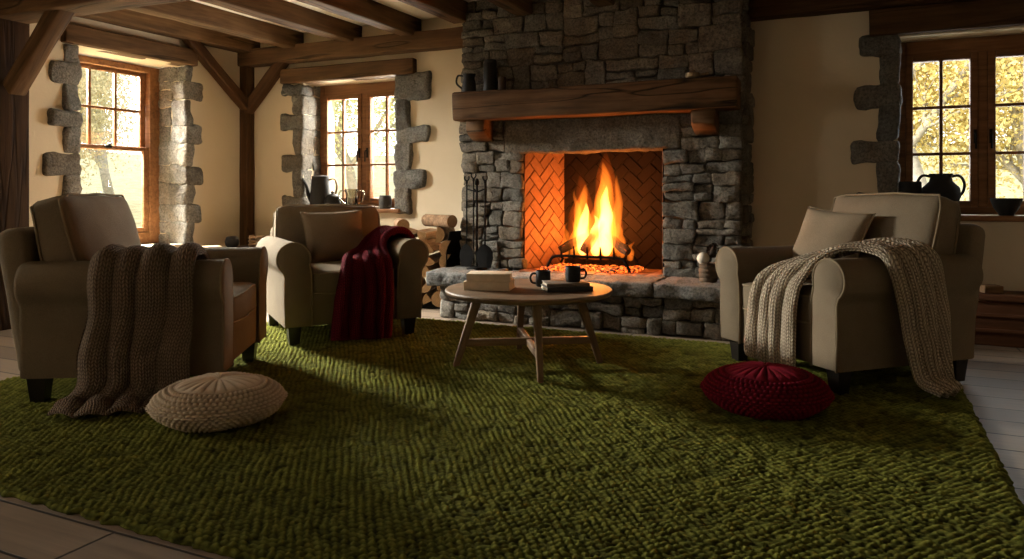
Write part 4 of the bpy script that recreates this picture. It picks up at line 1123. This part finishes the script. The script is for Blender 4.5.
tag(m.build('pine_cone', MAT['cone'], loc=(-.952, 5.41, .535), rot=(R(10), R(12), 0)), 'dark pine cone on top of the small hearth basket', 'pine cone')
# dark chest under the far casement
c = empty('chest', (1.15, 5.86, 0), 0, label='low dark red wooden chest under the casement with the bowl', cat='chest')
m = MB(); rock(m, -.62, .62, -.14, .14, .0, .29, .012, .002, n=(4, 3, 3)); m.build('box', MAT['chest'], c)
m = MB(); rock(m, -.64, .64, -.16, .15, .292, .335, .01, .002, n=(4, 3, 2)); m.build('lid', MAT['chest'], c)
for z in (.10, .20):
    m = MB(); rock(m, -.625, .625, -.152, -.138, z - .012, z + .012, .004, 0, n=(2, 2, 2)); m.build('moulding', MAT['chest'], c)
m = MB(); rock(m, -.06, .06, -.05, .05, 0, .05, .006, .001, n=(2, 2, 2)); tag(m.build('wooden_box', MAT['bark'], loc=(.78, 5.82, .336), rot=(0, 0, R(20))), 'small brown wooden box on the dark chest lid', 'box')
# bench in the corner
b = empty('bench', (-5.55, 5.42, 0), 0, label='low wooden bench in the corner by the thin post', cat='bench')
m = MB(); rock(m, -.24, .24, -.48, .48, .41, .45, .008, .002, n=(3, 5, 2)); m.build('bench_top', MAT['beam'], b)
for sx in (-1, 1):
    for sy in (-1, 1):
        m = MB(); rock(m, sx * .2 - .022, sx * .2 + .022, sy * .42 - .022, sy * .42 + .022, 0, .41, .005, 0, n=(2, 2, 3)); m.build('leg', MAT['beam'], b)
book((-5.50, 5.10, .451), R(60), .26, .17, .045, 'tan', 'tan book lying on the corner bench', None)
vessel('round_jar', (-5.58, 5.50, .451), [(0, 0), (.035, 0), (.062, .03), (.068, .065), (.055, .105), (.04, .115), (.036, .11), (0, .10)], 'ceramic', 'round black jar on the corner bench below the corner post', 'jar')
tr = empty('wooden_rack', (-5.42, 5.72, .451), R(20), label='small pale wooden rack on the corner bench', cat='rack')
for k, z in enumerate((.015, .05, .085)):
    m = MB(); tube(m, [(-.11, -.04, z + .01), (.11, -.04, z + .03)], .010, 8); tube(m, [(-.11, .04, z + .01), (.11, .04, z + .03)], .010, 8); m.build('rail', MAT['tan'], tr)
for x in (-.09, .09):
    m = MB(); rock(m, x - .009, x + .009, -.055, .055, 0, .12, .003, 0, n=(2, 2, 2)); m.build('end_panel', MAT['tan'], tr)

# ------------------------------------------------------------------ outdoors
m = MB(); n = 60; vs = []; fs = []
for i in range(n + 1):
    for j in range(n + 1):
        x = -60 + 100 * i / n; y = -30 + 90 * j / n
        d = max(0, max(-(x + 12), y - 12)); z = -.35 + min(6, d * .10) + .35 * nz((x, y, 0), .12, 2)
        if -7 < x < 4 and -4 < y < 7.5: z = -.6
        vs.append((x, y, z))
for i in range(n):
    for j in range(n): a = i * (n + 1) + j; fs.append((a, a + n + 1, a + n + 2, a + 1))
m.add(vs, fs); struct(m, 'ground', MAT['grass'], 'yellow green meadow rising outside the windows', 'ground', True)
def tree(x, y, z, hh, crown, leaf, nl, label, seed, bare=False, group='autumn trees outside the windows'):
    r = random.Random(seed); t = empty('tree', (x, y, z), 0, label=label, cat='tree', group=group)
    m = MB(); tips = []
    def branch(p, d, L, rad, lv):
        pts = [p]; q = p.copy(); dd = d.copy(); n = 5
        for i in range(n):
            dd = (dd + Vector((r.uniform(-1, 1), r.uniform(-1, 1), r.uniform(-.3, .6))) * .16).normalized(); q = q + dd * (L / n); pts.append(q.copy())
            if lv >= 2: tips.append(q.copy())
        tube(m, pts, [rad * (1 - .55 * i / n) for i in range(n + 1)], 6 if lv < 2 else 4)
        if lv < 3:
            for k in range(4 if lv else 7):
                s = r.uniform(.35, 1.0) if lv else r.uniform(.25, 1.); i = min(n, max(1, int(s * n))); ax = Vector((r.uniform(-1, 1), r.uniform(-1, 1), r.uniform(-.1, .9))).normalized()
                branch(pts[i], (dd * .45 + ax).normalized(), L * r.uniform(.42, .62), rad * .45, lv + 1)
    branch(Vector((0, 0, 0)), Vector((r.uniform(-.08, .08), r.uniform(-.08, .08), 1)), hh * .62, hh * .022, 0)
    m.build('trunk', MAT['trunk'], t)
    m = MB(); S = crown; g = np.random.default_rng(seed); T = np.array([tuple(q) for q in tips])
    nl = int(nl * 3.2); C = T[g.integers(0, len(T), nl)] + g.normal(0, S, (nl, 3))
    A = g.normal(0, 1, (nl, 3)); A /= np.linalg.norm(A, axis=1, keepdims=True); B = np.cross(A, g.normal(0, 1, (nl, 3))); B /= np.linalg.norm(B, axis=1, keepdims=True)
    sz = g.uniform(.022, .05, (nl, 1)); V = np.stack([C - A * sz, C + B * sz * .6, C + A * sz, C - B * sz * .6], 1).reshape(-1, 3)
    m.v = V.tolist(); m.f = np.arange(nl * 4).reshape(-1, 4).tolist(); m.m = [0] * nl; tt = np.repeat(g.random(nl), 4); m.t = np.stack([tt, tt, tt, np.ones_like(tt)], -1).tolist()
    m.build('foliage', MAT[leaf], t, smooth=False)
tree(-15, 8.8, .1, 5.5, .3, 'leafp', 2200, 'pale thin-leaved tree seen through the sash window', 3, True)
tree(-20, 15, .8, 7., .5, 'leafp', 9000, 'pale yellow tree far behind the sash window', 4)
tree(-17, 10.6, .4, 3.6, .5, 'leafp', 8000, 'low yellow tree below the sash window view', 5)
tree(-13.5, 15.2, .2, 6.5, .5, 'leafg', 11000, 'green yellow tree behind the near casement', 6)
tree(-10.2, 13.8, .1, 6., .5, 'leafg', 11000, 'light green tree nearer the fireplace behind the near casement', 7)
tree(1.0, 12.5, .0, 7., .42, 'leafy', 8000, 'golden tree with a thick trunk outside the casement with the bowl', 8)
tree(2.6, 14.2, .2, 7., .45, 'leafy', 8000, 'golden tree further off outside the casement with the bowl', 9)
tree(-.3, 15.8, .3, 7., .5, 'leafy', 7000, 'golden tree partly hidden by the quoin stones', 10)

# ------------------------------------------------------------------ light
w = bpy.data.worlds.new('overcast sky'); bpy.context.scene.world = w; w.use_nodes = True
nt = w.node_tree; nt.nodes.clear(); out = nt.nodes.new('ShaderNodeOutputWorld'); bg = nt.nodes.new('ShaderNodeBackground')
tc = nt.nodes.new('ShaderNodeTexCoord'); nzn = nt.nodes.new('ShaderNodeTexNoise'); nzn.inputs['Scale'].default_value = 2.5; nt.links.new(tc.outputs['Generated'], nzn.inputs['Vector'])
rp = nt.nodes.new('ShaderNodeValToRGB'); rp.color_ramp.elements[0].color = (.90, .92, .93, 1); rp.color_ramp.elements[1].color = (1, 1, 1, 1)
nt.links.new(nzn.outputs[0], rp.inputs[0]); nt.links.new(rp.outputs[0], bg.inputs[0]); bg.inputs[1].default_value = 3.0; nt.links.new(bg.outputs[0], out.inputs[0])

def light(name, typ, loc, energy, color, rot=None, size=None, sy=None, target=None, radius=None, spread=None):
    L = bpy.data.lights.new(name, typ); L.energy = energy; L.color = color
    if typ == 'AREA':
        L.shape = 'RECTANGLE'; L.size = size; L.size_y = sy or size
        if spread: L.spread = spread
    if radius is not None: L.shadow_soft_size = radius
    o = bpy.data.objects.new(name, L); col.objects.link(o); o.location = loc
    if target is not None: o.rotation_euler = (Vector(target) - Vector(loc)).to_track_quat('-Z', 'Y').to_euler()
    return o
def portal(loc, target, sx, sy):
    o = light('window_portal', 'AREA', loc, 1, (1, 1, 1), size=sx, sy=sy, target=target); o.data.cycles.is_portal = True
portal((-6.38, sum(W1) / 2, sum(W1Z) / 2), (0, sum(W1) / 2, sum(W1Z) / 2), W1[1] - W1[0], W1Z[1] - W1Z[0])
portal((-6.38, sum(W4) / 2, sum(W1Z) / 2), (0, sum(W4) / 2, sum(W1Z) / 2), W4[1] - W4[0], W1Z[1] - W1Z[0])
portal((sum(W2) / 2, 6.5, sum(WZ) / 2), (sum(W2) / 2, 0, sum(WZ) / 2), W2[1] - W2[0], WZ[1] - WZ[0])
portal((sum(W3) / 2, 6.5, sum(WZ) / 2), (sum(W3) / 2, 0, sum(WZ) / 2), W3[1] - W3[0], WZ[1] - WZ[0])
# soft daylight entering at the windows
light('window_lamp', 'AREA', (-8.3, 4.75, 3.0), 7000, (1, .94, .84), size=2.2, sy=1.9, target=(-3, 4.4, .3))
light('window_lamp', 'AREA', (-6.75, 1.0, 1.75), 110, (1, .93, .82), size=1.4, sy=1.7, target=(0, 1.3, .2))
light('window_lamp', 'AREA', (-4.58, 6.80, 1.55), 260, (1, .93, .82), size=1.0, sy=1.2, target=(-3.6, 3.0, .0))
light('window_lamp', 'AREA', (.81, 6.80, 1.55), 24, (.90, .95, 1), size=1.0, sy=1.2, target=(.8, 3.0, .0))
light('fill_light', 'AREA', (-2.8, -2.2, 1.9), 8, (1, .84, .62), size=3.0, sy=1.2, target=(-2.2, 4.0, .6))  # added soft fill behind the camera
light('fire_lamp', 'POINT', FC + Vector((-.02, -.02, .28)), 46, (1, .27, .045), radius=.10)
light('fire_lamp', 'POINT', FC + Vector((.02, -.10, .30)), 9, (1, .27, .045), radius=.08)
light('fire_lamp', 'POINT', FC + Vector((.10, -.10, .45)), 14, (1, .30, .06), radius=.08)

# ------------------------------------------------------------------ camera
cam = bpy.data.cameras.new('camera'); co = bpy.data.objects.new('camera', cam); col.objects.link(co)
cam.sensor_width = 36; cam.lens = 749 / 1024 * 36; cam.shift_y = -87.5 / 1024; cam.clip_start = .02
co.location = (0, 0, 1.0); co.rotation_euler = (R(90), 0, R(24.92))
sc = bpy.context.scene; sc.camera = co
sc.view_settings.view_transform = 'Standard'; sc.view_settings.look = 'None'; sc.view_settings.exposure = 0.22
sc.cycles.max_bounces = 10; sc.cycles.diffuse_bounces = 6; sc.cycles.transparent_max_bounces = 24; sc.cycles.sample_clamp_indirect = 6.0
